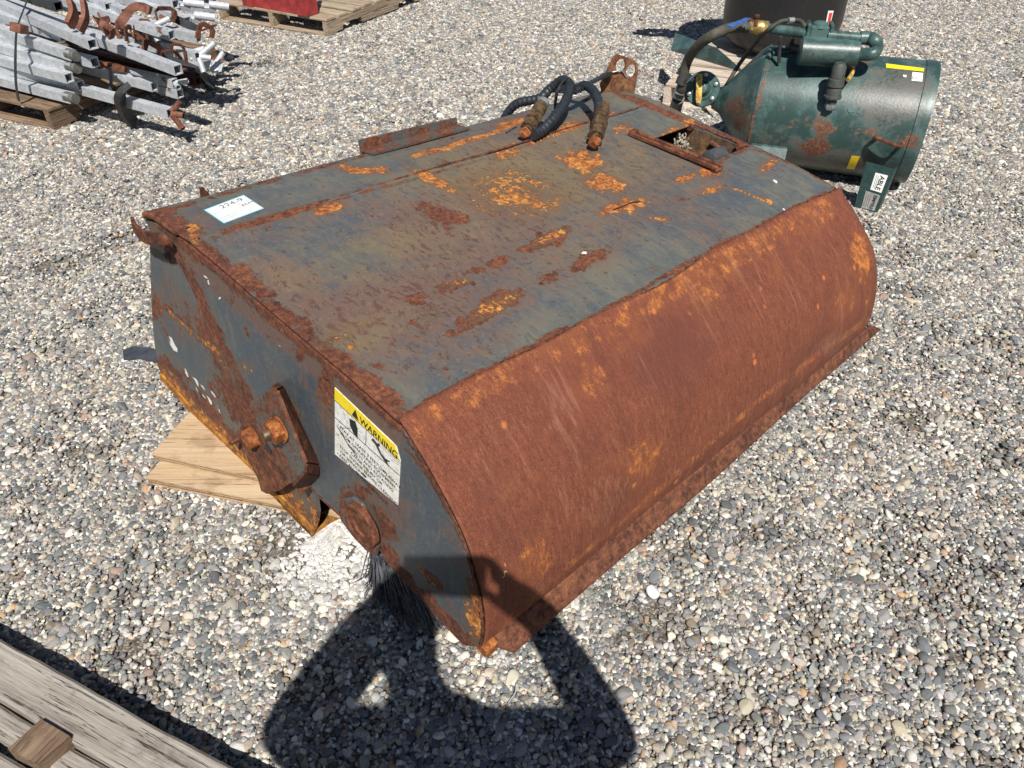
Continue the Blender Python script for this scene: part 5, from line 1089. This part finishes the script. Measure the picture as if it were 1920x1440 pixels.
gpipe('blast_hose', [pp(1402, 53, .62), pp(1372, 52, .63), pp(1340, 64, .62), pp(1310, 85, .56), pp(1290, 112, .48), pp(1281, 145, .40), pp(1276, 172, .33), pp(1266, 200, .20), pp(1258, 222, .06), pp(1262, 236, .02)], 0.0215, m_plain('khaki hose', (0.065, 0.062, 0.045), 0.75, var=0.35, sc=50, bump=.3), n=8)
cl = [(1278, 152, .385), (1275, 170, .335), (1272, 180, .30)]
for i, q_ in enumerate(cl):
    c_ = pp(*q_); gpipe('hose_clamp', [c_ + np.array([.004, .002, .014]), c_ - np.array([.004, .002, .014])], .0245, M_ZINC if i else M_DARKSTEEL)
gpipe('hose_end', [pp(1272, 184, .29), pp(1266, 204, .20), pp(1263, 216, .12)], [.028, .030, .034], M_DARKSTEEL)
gpipe('control_hose', [pp(1510, 52, .64), pp(1503, 41, .655), pp(1490, 38, .655), pp(1465, 40, .65), pp(1445, 52, .63), pp(1425, 70, .58), pp(1405, 95, .50), pp(1385, 122, .42), pp(1368, 150, .36), pp(1352, 175, .28)], 0.009, m_plain('control hose', (0.05, 0.05, 0.04), 0.7, var=.3), n=8, seg=10)
gpipe('hose_nut', [pp(1488, 38, .655), pp(1478, 38.6, .655)], .0125, M_ZINC)
# hanging strainer below the muffler
d0_, n0_ = pp(1576, 118, .545), None; d1_, _ = surf(1555, 205, .02)
ax_ = nrm(d1_ - d0_); L_ = np.linalg.norm(d1_ - d0_); mb = MB()
mb.lathe(d0_, ax_, [(0, .020), (L_ * .08, .028), (L_ * .32, .028), (L_ * .33, .033), (L_ * .48, .034), (L_ * .50, .028), (L_ * .55, .031), (L_ * .68, .031), (L_ * .69, .036), (L_ * .74, .036), (L_ * .75, .022), (L_ * .86, .022)], 20); st_ = bw(mb, 'strainer', m_plain('strainer body', (0.055, 0.06, 0.052), 0.6, var=.3), pot, 35)
mb = MB(); mb.lathe(d0_ + ax_ * L_ * .85, ax_, [(0, .022), (L_ * .10, .024), (L_ * .15, .018)], 6); bw(mb, 'drain_cock', M_ZINC, pot)
gpipe('handle_rod', [pp(1592, 93, .58), pp(1598, 95, .575), pp(1600, 120, .52), pp(1598, 136, .49), pp(1590, 150, .475)], .0085, M_YWORN, n=4, seg=8)
gpipe('valve_stub', [pp(1478, 86, .55), pp(1482, 86, .55), pp(1500, 92, .55)], .014, M_DARKSTEEL)
gpipe('gauge_post', [pp(1464, 68, .60), pp(1460, 118, .49)], .0075, M_DARKSTEEL, seg=8)
gpipe('gauge_post', [pp(1486, 72, .58), pp(1484, 100, .52)], .0085, M_DARKSTEEL, seg=8)
gpipe('manway_rim', bez([surf(1440, 108, .012)[0], surf(1452, 96, .016)[0], surf(1475, 90, .016)[0], surf(1500, 92, .012)[0]], 4), .012)
# valve flange with yellow handle on the cone
fc = pp(1317, 167, .33); fn = nrm((C - fc) * np.array([1, 1, 1.0]) + np.array([-0.55, -0.2, 0.25])); mb = MB()
mb.lathe(fc - fn * .02, fn, [(0, .078), (.016, .078), (.020, .074), (.020, .050), (.026, .046), (.026, .036), (.020, .034), (.034, .026), (.050, .022), (.052, .014)], 36); flg = bw(mb, 'valve_flange', M_GREEN, pot, 30)
fxx = nrm(np.cross((0, 0, 1.0), fn)); fyy = np.cross(fn, fxx)
for k in range(6):
    a = k * math.pi / 3 + .45; q_ = fc + (fxx * math.cos(a) + fyy * math.sin(a)) * .062; mb = MB(); mb.lathe(q_ - fn * .002, fn, [(0, .0095), (.009, .0095), (.012, .005)], 8); mb.build('flange_bolt', M_ZINC, flg, smooth=40, M=(-p0_, np.eye(3)))
mb = MB(); hdv = nrm(fyy * 1.0 - fxx * .16); hc = fc + fn * .036 - fxx * .012; mb.tube([hc + hdv * .062, hc + hdv * .045, hc, hc - hdv * .045, hc - hdv * .062], [.010, .0135, .014, .0135, .010], prof=[(-1, -.35), (1, -.35), (1, .35), (-1, .35)]); mb.build('valve_handle', M_YWORN, flg, M=(-p0_, np.eye(3)))
gpipe('neck_pipe', [fc - fn * .02, pa - AX * .20 + np.array([0, 0, .02]), pa - AX * .17], .040)
# lift handle rod, clips and legs
h0, h1_ = surf(1641, 262, .0)[0], surf(1690, 272, .0)[0]; o0, o1 = surf(1643, 258, .055)[0], surf(1682, 271, .055)[0]
gpipe('lift_handle', [h0, surf(1642, 258, .045)[0], surf(1668, 268, .055)[0], surf(1688, 274, .05)[0], surf(1694, 268, .03)[0], h1_], .0075, M_RUST, n=5, seg=8)
mb = MB(); c1_, c2_ = surf(1410, 268, .004), surf(1477, 276, .004); mb.prism([c1_[0], c2_[0], c2_[0] + np.array([-.01, -.03, .0]) - np.array([0, 0, .04]), c1_[0] + np.array([-.01, -.03, 0]) - np.array([0, 0, .04])], c1_[1] * .012); bw(mb, 'skid_bracket', M_GREEN, pot)
leg4 = [P(1602, 387, .004), P(1645, 398, .004), P(1678, 318, .185)]; leg4.append(on_pl(1624, 303, leg4[0], nrm(np.cross(leg4[1] - leg4[0], leg4[2] - leg4[0]))))
ln_ = nrm(np.cross(leg4[1] - leg4[0], leg4[3] - leg4[0])); ln_ = ln_ if ln_ @ (C - leg4[0]) > 0 else -ln_
mb = MB(); mb.prism(leg4, -ln_ * .007); mb.prism([leg4[1] - ln_ * .007, leg4[2] - ln_ * .007, leg4[2] - ln_ * .06, leg4[1] - ln_ * .06], nrm(leg4[0] - leg4[1]) * .006); leg = bw(mb, 'leg', m_plain('leg green', (0.022, 0.052, 0.050), 0.45, var=.2, sc=60), pot)
lw = lambda s_, t_, h=.002: (leg4[3] + (leg4[2] - leg4[3]) * s_) + ((leg4[0] + (leg4[1] - leg4[0]) * s_) - (leg4[3] + (leg4[2] - leg4[3]) * s_)) * t_ + ln_ * h
mb = MB(); mb.prism([lw(.42, .17, .0006), lw(.86, .16, .0006), lw(.86, .56, .0006), lw(.42, .55, .0006)], ln_ * .0006); lab = mb.build('leg_sticker', M_WHITE, leg, M=(-p0_, np.eye(3)))
mb = MB(); mb.prism([lw(.28, .60, .0006), lw(.86, .62, .0006), lw(.86, .985, .0006), lw(.30, .985, .0006)], ln_ * .0008); lab2 = mb.build('name_plate', M_SILVER, leg, M=(-p0_, np.eye(3)))
ed = nrm(leg4[1] - leg4[2]); er_ = nrm((leg4[2] - leg4[3]) - ((leg4[2] - leg4[3]) @ ed) * ed)
put_text('leg_lettering', 'ABLE', 0.027, lw(.62, .20, .0016) - p0_, ed, er_, M_INK, leg, bold=.0006)
put_text('leg_lettering', 'EMPIRE', 0.0195, lw(.64, .645, .002) - p0_, ed, er_, M_INK, leg, bold=.0005)
for k_, (s_, t0, t1) in enumerate(((.50, .2, .5), (.56, .22, .52), (.36, .66, .94), (.44, .66, .94), (.52, .66, .94))):
    mb = MB(); mb.tube([lw(s_, t0, .0015), lw(s_, t1, .0015)], .0008, 4); mb.build('small_print', M_DARKSTEEL, leg, M=(-p0_, np.eye(3)))
g4 = [P(1266, 61, .27), P(1258, 93, .235), P(1395, 134, .33), P(1345, 90, .36)]
mb = MB(); mb.prism(g4, (0.004, 0.006, -0.008)); lg2 = bw(mb, 'leg', M_GREEN, pot); paint(lg2.data, [e_('rust', 1268, 78, 16, 16, 0, .9)], lambda c_: c_ + p0_)
gpipe('leg', [pa + AX * .05 - np.array([0, 0, .22]), pa + AX * .05 - np.array([0.02, -.02, .262])], .03)
gpipe('leg', [pa + AX * .6 - np.array([0, -.1, .18]), pa + AX * .6 - np.array([0.0, -.12, .262])], .03)

# ------------------------------------------------------------------ pallet and black tank behind the pot
KA = P(1247, 153, .128); e2a = nrm(P(1292, 103, .128) - KA); e1a = nrm(np.array([e2a[1], -e2a[0], 0]))
KG = P(1242, 190, 0.0)
pl2, ztop = pallet('small sun-bleached pallet carrying the upright black tank', KA * np.array([1, 1, 0]), e1a, e2a, 1.02, 1.05, 8, 'pale', 'timber pallets in the yard', .092, seed=4)
dc = KA + e1a * 0.60 + e2a * 0.62; dc[2] = ztop
fw_ = 4.98; lat = (1473 - 960) / F * (fw_ * cp + 1.1 * sp); dc = np.array([lat, fw_, ztop])
bt = thing('pressure_tank', 'upright black tank with a red and white sticker standing on the bleached pallet', 'tank', dc)
mb = MB(); mb.lathe((0, 0, 0), (0, 0, 1), [(0.0, .12), (.008, .20), (.03, .272), (.07, .318), (.12, .338), (.20, .345), (.55, .345), (.90, .345), (1.0, .32), (1.05, .24), (1.08, .10)], 48); mb.build('shell', M_TANK, bt, smooth=60)
mb = MB(); mb.lathe((0, 0, -.002), (0, 0, 1), [(0, .16), (.05, .16), (.05, .15)], 32); mb.build('base_ring', M_TANK, bt, smooth=40)
# unseen bracket plate with two openings near the top, added to cast a shadow
mb = MB(); 
for (x0, x1, z0_, z1_) in ((-.62, -.56, .88, 1.02), (-.56, -.44, .99, 1.06), (-.56, -.44, .86, .91), (-.44, -.38, .80, 1.06), (-.66, -.62, .90, .95), (-.38, -.30, .82, 1.0)): mb.box(((x0 + x1) / 2, 0.0, (z0_ + z1_) / 2), (x1 - x0 + .012, .05 + .001 * abs(x0), z1_ - z0_))
mb.build('shadow_bracket', M_DARKSTEEL, bt)['kind'] = 'stuff'
mb = MB(); mb.box((-.37, -.05, .62), (.06, .05, .10), bev=.006); mb.build('side_lug', M_DARKSTEEL, bt)
rs = on_pl(1556, 35, dc, np.array([0, 1.0, 0])); 
def onshell(x, y, h=.0015):
    r = ray(x, y); w = C - dc; a = r[0] ** 2 + r[1] ** 2; b = 2 * (r[0] * w[0] + r[1] * w[1]); c_ = w[0] ** 2 + w[1] ** 2 - (.345 + h) ** 2; t_ = (-b - math.sqrt(max(b * b - 4 * a * c_, 0))) / (2 * a); p = C + r * t_; n_ = nrm([p[0] - dc[0], p[1] - dc[1], 0]); return p - dc, n_
q4 = [(1553, 20), (1563, 20), (1556, 48), (1547, 48)]; mb = MB(); mb.prism([onshell(x, y)[0] for x, y in q4], onshell(1555, 35)[1] * .001); stk = mb.build('tank_sticker', M_WHITE, bt)
mb = MB(); mb.prism([onshell(x, y, .0032)[0] for x, y in [(1555, 24), (1561, 24), (1556, 44), (1551, 44)]], onshell(1555, 35)[1] * .0006); mb.build('sticker_print', M_REDINK, stk)

M_BROWN = m_rust('brown primer', (0.06, 0.025, 0.017), (0.16, 0.066, 0.042), (0.23, 0.105, 0.07), .7)
# ------------------------------------------------------------------ far pallet with red frame
K = P(616, 70); pr_, zt_ = pallet('large weathered pallet with a red steel frame standing on it', K, P(420, 37) - K, P(797, 7) - K, 1.02, 1.24, 9, 'pallet', 'timber pallets in the yard', .10, seed=9)
ra, rb_ = P(572, 32, zt_), P(456, 12, zt_); dx = nrm(rb_ - ra); dyv = nrm(np.array([dx[1], -dx[0], 0])); dyv = dyv if dyv[1] > 0 else -dyv
rf = thing('red_frame', 'scuffed red steel frame standing on the large pallet edge', 'frame', ra)
Rm = np.stack([dx, dyv, (0, 0, 1)], 1); W_ = np.linalg.norm(rb_ - ra)
mb = MB(); mb.box(Rm @ np.array([W_ / 2, .03, .055]), (W_, .008, .11), Rm, .002); mb.build('lower_rail', M_REDPAINT, rf)
for x in (.035, W_ - .035):
    mb = MB(); mb.box(Rm @ np.array([x, .018, .25]), (.10, .010, .50), Rm, .002); mb.box(Rm @ np.array([x - .048 if x < .1 else x + .048, .07, .25]), (.010, .10, .50), Rm, .002); mb.build('upright', M_REDPAINT, rf)
mb = MB(); mb.box(Rm @ np.array([W_ / 2, .03, .46]), (W_, .010, .09), Rm, .002); mb.build('upper_rail', M_REDPAINT, rf)

# ------------------------------------------------------------------ pallet stacked with galvanised tubes and rusty brackets
K = P(104, 247); pr2, zt2 = pallet('worn brown pallet loaded with galvanised square tubes', K, P(0, 223) - K, P(150, 226) - K, 1.02, 1.22, 7, 'brown', 'timber pallets in the yard', .10, seed=12)
GT = 'galvanised tubes strapped on the brown pallet'
def tube_thing(a, b, label, half=.0225, mat=M_GALV, cap=None, ends=None, ext=0.7, wall=.004, round_=False):
    """a: far/left photo point with height, b: near/right end; the tube runs on past a by ext metres"""
    A3, B3 = P(*a), P(*b); d = nrm(A3 - B3); A3 = A3 + d * ext
    o = thing('steel_tube', label, 'tube', B3, GT)
    mb = MB(); mb.hollow(B3 * 0, A3 - B3, half, half - wall, square=not round_); mb.build('tube_wall', mat, o, smooth=40 if round_ else False)
    if cap:
        mb = MB(); mb.lathe(d * .045, -d, [(0, half * 1.18), (.065, half * 1.18), (.070, half * 1.1)], 18); cpo = mb.build('end_cap', M_PLASTIC, o, smooth=40)
        if cap == 'nail':
            up_ = np.array([0, -.45, .9]) ; mb = MB(); mb.lathe(d * .02 + nrm(up_) * half * 1.12, nrm(up_), [(0, .007), (.003, .006)], 10); mb.build('cap_screw', M_ZINC, cpo)
    if ends:
        for k, (dx_, dy_, dz_, m_) in enumerate(ends):
            mb = MB(); v = np.array([dx_, dy_, dz_]); s_ = np.array([.0, -.0, 0]); mb.hollow(s_ + v * .1, s_ + v, .0145, .0115, 12); mb.build('spigot', m_, o, smooth=40)
    return o
TT = [
    ((0, 8, .46), (174, 83, .46), 'galvanised square tube with open end on top of the strapped pile', {}),
    ((60, 28, .42), (334, 131, .36), 'longest galvanised square tube reaching out past the strapped pile', {}),
    ((0, 57, .38), (138, 104, .36), 'galvanised square tube with upper of two round grey end caps', dict(cap='nail')),
    ((0, 72, .34), (178, 117, .33), 'galvanised square tube ending open behind a round grey cap', {}),
    ((0, 88, .31), (140, 127, .30), 'galvanised square tube with lower of two round grey end caps', dict(cap='nail')),
    ((0, 112, .26), (130, 146, .26), 'open galvanised square tube under the capped tubes', {}),
    ((0, 128, .21), (152, 160, .20), 'shaded galvanised square tube low in the strapped pile', dict(mat=M_GALVR)),
    ((0, 150, .165), (136, 184, .165), 'bottom galvanised square tube with a scuffed grey cap on the pallet deck', dict(cap='plain')),
    ((120, 158, .175), (320, 212, .155), 'galvanised square tube ending in three red spigots above the gravel', dict(ends=[(.05, .03, .045, M_BROWN), (.065, -.01, -.01, M_BROWN), (.055, -.035, -.065, M_RUST)])),
    ((205, 139, .22), (290, 162, .20), 'short open galvanised tube over the dark steel hook', dict(ext=.3)),
    ((258, 140, .16), (328, 156, .14), 'dark stained galvanised tube with round spigot near the gravel', dict(mat=M_GALVR, ends=[(.03, -.04, -.01, M_GALV), (.07, .01, .01, M_GALV)], ext=.4)),
    ((150, -14, .50), (236, 24, .49), 'galvanised square tube behind the rusty curved arm', {}),
    ((250, 38, .43), (282, 51, .42), 'galvanised square tube with white spigots beside the rusty arm', dict(ends=[(.09, .05, .03, M_GALVR), (.045, -.05, -.06, M_GALV), (.07, -.01, -.02, M_GALV)], ext=.5)),
    ((300, 52, .38), (374, 72, .36), 'bright galvanised square tube with open square end past the brackets', dict(ext=.4)),
    ((215, 70, .34), (372, 106, .31), 'galvanised square tube ending in a bolted plate with three spigots', dict(ends=[(.075, .06, .05, M_GALV), (.06, .01, -.01, M_GALV), (.02, -.03, -.07, M_GALV)])),
    ((250, 92, .27), (402, 124, .22), 'galvanised square tube with a round blue-grey plate at its end', dict(ends=[(.05, .04, .06, M_GALV), (.03, -.02, -.03, M_GALV)])),
    ((180, 20, .48), (322, 66, .40), 'dull galvanised square tube crossing the middle of the pile', dict(mat=M_GALVR, ext=.3)),
    ((262, 8, .44), (352, 40, .40), 'galvanised square tube at the back of the pile', dict(ext=.5)),
    ((300, 165, .10), (338, 176, .09), 'short galvanised tube stub low beside the dark hook', dict(mat=M_GALVR, ext=.25)),
    ((0, 30, .42), (120, 68, .41), 'dull galvanised tube between the top tubes', dict(mat=M_GALVR)),
    ((310, 0, .36), (398, 28, .33), 'bluish galvanised tube at the far end of the pile', dict(ext=.6)),
    ((230, 118, .14), (372, 152, .10), 'brown stained tube under the far end of the pile', dict(mat=M_RUSTD, ext=.4)),
    ((60, -30, .50), (205, 14, .50), 'dull stained galvanised tube behind the cranked brackets', dict(mat=M_GALVR)),
    ((20, -25, .40), (150, 20, .40), 'galvanised tube in shade behind the top tube', dict(mat=M_GALVR)),
    ((0, -22, .52), (110, 12, .52), 'dark stained tube lying at the back left of the pile', dict(mat=M_DARKSTEEL)),
    ((230, -25, .50), (330, 8, .46), 'pale galvanised tube at the back beyond the curved arm', {}),
    ((330, -22, .44), (400, 4, .40), 'dark tube stub at the far back of the pile', dict(mat=M_DARKSTEEL)),
]
for a, b, lab_, kw in TT: tube_thing(a, b, lab_, **kw)
r2 = random.Random(77)
for i in range(12):
    a, b, _, kw = TT[r2.choice([0, 1, 2, 3, 4, 5, 6, 11, 16, 17, 19, 22])]; dy, f_ = r2.uniform(-9, 9), r2.uniform(.35, .8)
    b2 = (a[0] + (b[0] - a[0]) * f_ + r2.uniform(-10, 10), a[1] + (b[1] - a[1]) * f_ + dy, a[2] + (b[2] - a[2]) * f_ - r2.uniform(.03, .07))
    tube_thing((a[0], a[1] + dy, a[2] - .05), b2, 'plain galvanised square tube half buried in the strapped pile', half=r2.choice([.016, .02, .0225]), mat=r2.choice([M_GALV, M_GALVR, M_GALVR]))
# flat plates at two tube ends
def flat(name, label, pts, th, mat, group=None):
    p3 = [P(*q_) for q_ in pts]; c_ = sum(p3) / len(p3); n_ = nrm(np.cross(p3[1] - p3[0], p3[2] - p3[0])); n_ = n_ if n_ @ (C - c_) > 0 else -n_
    mb = MB(); mb.prism([p - c_ for p in p3], -n_ * th); o = mb.build(name, mat, None); o.location = c_; tag(o, label, 'plate', group); return o
flat('gusset_plate', 'galvanised triangular gusset plate among the spigots', [(352, 95, .33), (382, 86, .34), (385, 95, .32), (372, 108, .30), (358, 112, .30)], .006, M_GALV)
flat('gusset_plate', 'blue-grey round gusset plate at the pile end', [(392, 118, .24), (410, 114, .25), (418, 122, .23), (415, 134, .21), (398, 137, .20), (391, 130, .21)], .006, M_GALVR)
def arm(label, pts, w, th, mat, cat='bracket', name='steel_bracket'):
    """flat bar bent along photo points, standing on edge"""
    p3 = bez([P(*q_) for q_ in pts], 4); c_ = p3[0].copy(); mb = MB(); mb.tube([p - c_ for p in p3], w, prof=[(-th, -1), (th, -1), (th, 1), (-th, 1)], up=(0.3, -1, 0.2))
    o = mb.build(name, mat, None, smooth=30); o.location = c_; return tag(o, label, cat, 'rusty brackets lying on the tube pile')
arm('curved rusty brown arm lying across the tubes', [(282, 20, .56), (262, 12, .58), (245, 18, .57), (232, 34, .54), (222, 48, .51)], .034, .55, M_BROWN)
arm('rusty brown cranked bracket leaning on the top tubes, nearer of a pair', [(132, 2, .60), (138, 26, .56), (130, 48, .52)], .026, .45, M_BROWN)
arm('rusty brown cranked bracket leaning on the top tubes, farther of a pair', [(156, 0, .60), (160, 32, .55), (150, 58, .50)], .022, .45, M_BROWN)
arm('short rusty brown bracket stub beside the curved arm', [(190, 42, .54), (204, 50, .52), (202, 64, .48)], .028, .5, M_BROWN)
arm('dark steel hook hanging off the tubes down to the gravel', [(240, 160, .26), (226, 172, .24), (226, 190, .18), (236, 212, .10), (250, 230, .03)], .030, .5, M_DARKSTEEL)
arm('small rusty bar bent in an L at the pile end', [(300, 30, .46), (318, 38, .44), (326, 32, .45), (326, 22, .47)], .010, .9, M_RUST)
arm('dark hook under the far end of the tube pile', [(378, 112, .20), (372, 132, .14), (386, 150, .07), (398, 168, .02)], .026, .5, M_DARKSTEEL)
arm('rusty clamp lying between middle tubes', [(182, 124, .28), (200, 122, .28), (236, 130, .26)], .018, .8, M_RUST)
arm('grey bent clamp bar over the lower tubes', [(206, 128, .28), (208, 148, .22), (206, 168, .17), (188, 172, .16)], .008, .9, M_DARKSTEEL)
arm('brown block at left edge of the strapped pile', [(26, 50, .46), (46, 56, .45)], .026, .8, M_BROWN)
arm('black caster bracket at the back of the pile', [(330, 36, .42), (352, 46, .40), (372, 56, .37)], .024, .8, M_RUBBER)
arm('rusty plate edge at the far corner of the pile', [(376, 58, .30), (402, 48, .30)], .02, .25, M_RUST)
arm('red painted bar under the tube ends', [(330, 118, .16), (372, 126, .13), (416, 108, .15)], .020, .6, M_REDPAINT)
for k_, (q_, lab_) in enumerate((((392, 8, .42), 'pale scuffed fitting at the far end of the pile'), ((364, 28, .42), 'white end fitting beside the caster bracket'), ((344, 4, .46), 'small zinc fitting at the top of the pile'))):
    c_ = P(*q_); mb = MB(); mb.hollow((0, 0, 0), (.10, .03, -.02), .022, .017, 12); mb.box((-.01, .01, -.02), (.07, .05, .03), np.array(Euler((.3, .2, .5)).to_matrix()), .004); o = mb.build('pipe_fitting', M_GALV, None, smooth=40); o.location = c_; tag(o, lab_, 'fitting')
# loose rusty clamps between the tubes
r2 = random.Random(31)
for i in range(16):
    x_, y_ = r2.uniform(150, 400), r2.uniform(4, 150)
    if y_ > 20 + (x_ - 150) * .62: y_ = 20 + (x_ - 150) * r2.uniform(.2, .6)
    z_ = np.interp(y_, [0, 150], [.50, .24]); c_ = P(x_, y_, z_); mb = MB(); w_, h_ = r2.uniform(.03, .055), r2.uniform(.03, .06)
    R_ = np.array(Euler((r2.uniform(-.6, .6), r2.uniform(-.6, .6), r2.uniform(0, 3))).to_matrix())
    mb.tube([R_ @ np.array(p) for p in ((-w_, 0, -h_), (-w_, 0, h_ * .7), (-w_ * .6, 0, h_), (w_ * .6, 0, h_), (w_, 0, h_ * .7), (w_, 0, -h_ * r2.random()))], r2.uniform(.007, .016), prof=[(-.4, -1), (.4, -1), (.4, 1), (-.4, 1)])
    o = mb.build('tube_clamp', [M_BROWN, M_RUSTD, M_RUST][i % 3], None, smooth=30); o.location = c_; tag(o, 'small rusty bent clamp among the galvanised tube ends', 'clamp', 'loose rusty clamps among the tubes')
# black strapping band round the pile
sb0 = [P(57, -8, .52), P(47, 18, .50), P(40, 36, .47), P(33, 60, .43), P(31, 100, .36), P(31, 140, .26), P(33, 168, .19), P(37, 190, .125)]
c_ = sb0[-1].copy(); sbp = bez([p + np.array([.012, -.025, .012]) for p in sb0], 4); mb = MB(); mb.tube([p - c_ for p in sbp], .0095, prof=[(-1, -.15), (1, -.15), (1, .15), (-1, .15)], up=(0, -1, .3)); o = mb.build('strapping_band', M_RUBBER, None, smooth=40); o.location = c_
tag(o, 'black strapping band wrapped over the galvanised tubes', 'strap')

# ------------------------------------------------------------------ broken pallet in the foreground corner
Z1 = 0.082
A0, B0 = P(0, 1197, Z1), P(440, 1440, Z1); d1 = nrm(B0 - A0); d2 = np.array([d1[1], -d1[0], 0]); d2 = d2 if d2[1] < 0 else -d2
fp = thing('broken_pallet', 'broken grey weathered pallet with a rough thick plank and a loose block', 'pallet', (A0[0], A0[1], 0)); fp.rotation_euler = (0, 0, math.atan2(d1[1], d1[0]))
sgn = 1 if (d1[0] * d2[1] - d1[1] * d2[0]) > 0 else -1
def lc(x, y, z): p = P(x, y, z) - A0; return np.array([p @ d1, p @ d2 * sgn, z])
w1 = (P(0, 1310, Z1) - A0) @ d2
def rough(name, x0, x1, y0, y1, z0_, z1_, mat, seed, wob=.006):
    r2 = random.Random(seed); n_ = 26; mb = MB(); top_, bot = [], []
    xs_ = [x0 + (x1 - x0) * i / n_ for i in range(n_ + 1)]; ea = [r2.uniform(-wob, wob) * .5 + wob * math.sin(i * .7 + seed) * .5 for i in range(n_ + 1)]; eb = [r2.uniform(-wob, wob) * .4 for i in range(n_ + 1)]
    rows = [[(x, sgn * (y0 + a), z1_ - .006), (x, sgn * (y0 + a + .006), z1_ + r2.uniform(-.001, .001)), (x, sgn * ((y0 + y1) / 2), z1_ + r2.uniform(-.0012, .0012)), (x, sgn * (y1 + b - .005), z1_), (x, sgn * (y1 + b), z1_ - .006), (x, sgn * (y1 + b), z0_), (x, sgn * (y0 + a), z0_)] for x, a, b in zip(xs_, ea, eb)]
    m_ = 7; vs2 = [p for r in rows for p in r]; fs = [(i * m_ + k, i * m_ + (k + 1) % m_, (i + 1) * m_ + (k + 1) % m_, (i + 1) * m_ + k) for i in range(n_) for k in range(m_)] + [tuple(range(m_)), tuple(range(n_ * m_, n_ * m_ + m_))]
    mb.add(vs2, fs); return mb.build(name, mat, fp, smooth=35)
rough('plank', -0.5, 0.95, 0.0, w1, Z1 - .034, Z1, WX['grey', 0], 3, .003)
y2 = (P(0, 1326, Z1 - .012) - A0) @ d2
rough('deck_board', -0.5, 0.95, w1 + .004, w1 + .050, Z1 - .050, Z1 - .020, WX['grey', 0], 5, .002)
rough('deck_board', -0.5, 0.95, w1 + .062, w1 + .105, Z1 - .066, Z1 - .048, WX['grey', 0], 6, .002)
rough('deck_board', -0.5, 0.95, w1 + .19, w1 + .31, Z1 - .03, Z1 + .004, WX['grey', 0], 8, .004)
mb = MB(); bk = [lc(77, 1348, Z1 + .012), lc(131, 1380, Z1 + .012), lc(70, 1432, Z1 + .012), lc(14, 1404, Z1 + .012)]; mb.prism(bk, (0, 0, -.04)); mb.build('block', WX['brown', 1], fp)
for x_ in (-.40, .35, .85):
    mb = MB(); mb.box((x_, sgn * (w1 + .12), .030), (.04, .40, .032), bev=.003); mb.build('stringer', WX['grey', 1], fp)
mb = MB(); mb.box((.2, sgn * .06, .007), (1.3, .09, .014), bev=.002); mb.build('bottom_board', WX['grey', 0], fp)

# ------------------------------------------------------------------ litter
lt = [P(968, 1283, .012), P(966, 1300, .012), P(958, 1312, .010), P(952, 1322, .010)]; c_ = lt[-1].copy()
mb = MB(); mb.tube([p - c_ for p in bez(lt, 5)], .0035, prof=[(-1, -.3), (1, -.3), (1, .3), (-1, .3)], up=(1, 0, 0)); o = mb.build('cable_tie', m_plain('grey nylon', (0.35, 0.36, 0.38), .5), None, smooth=40); o.location = c_; tag(o, 'cut grey nylon cable tie lying on shaded gravel', 'cable tie')
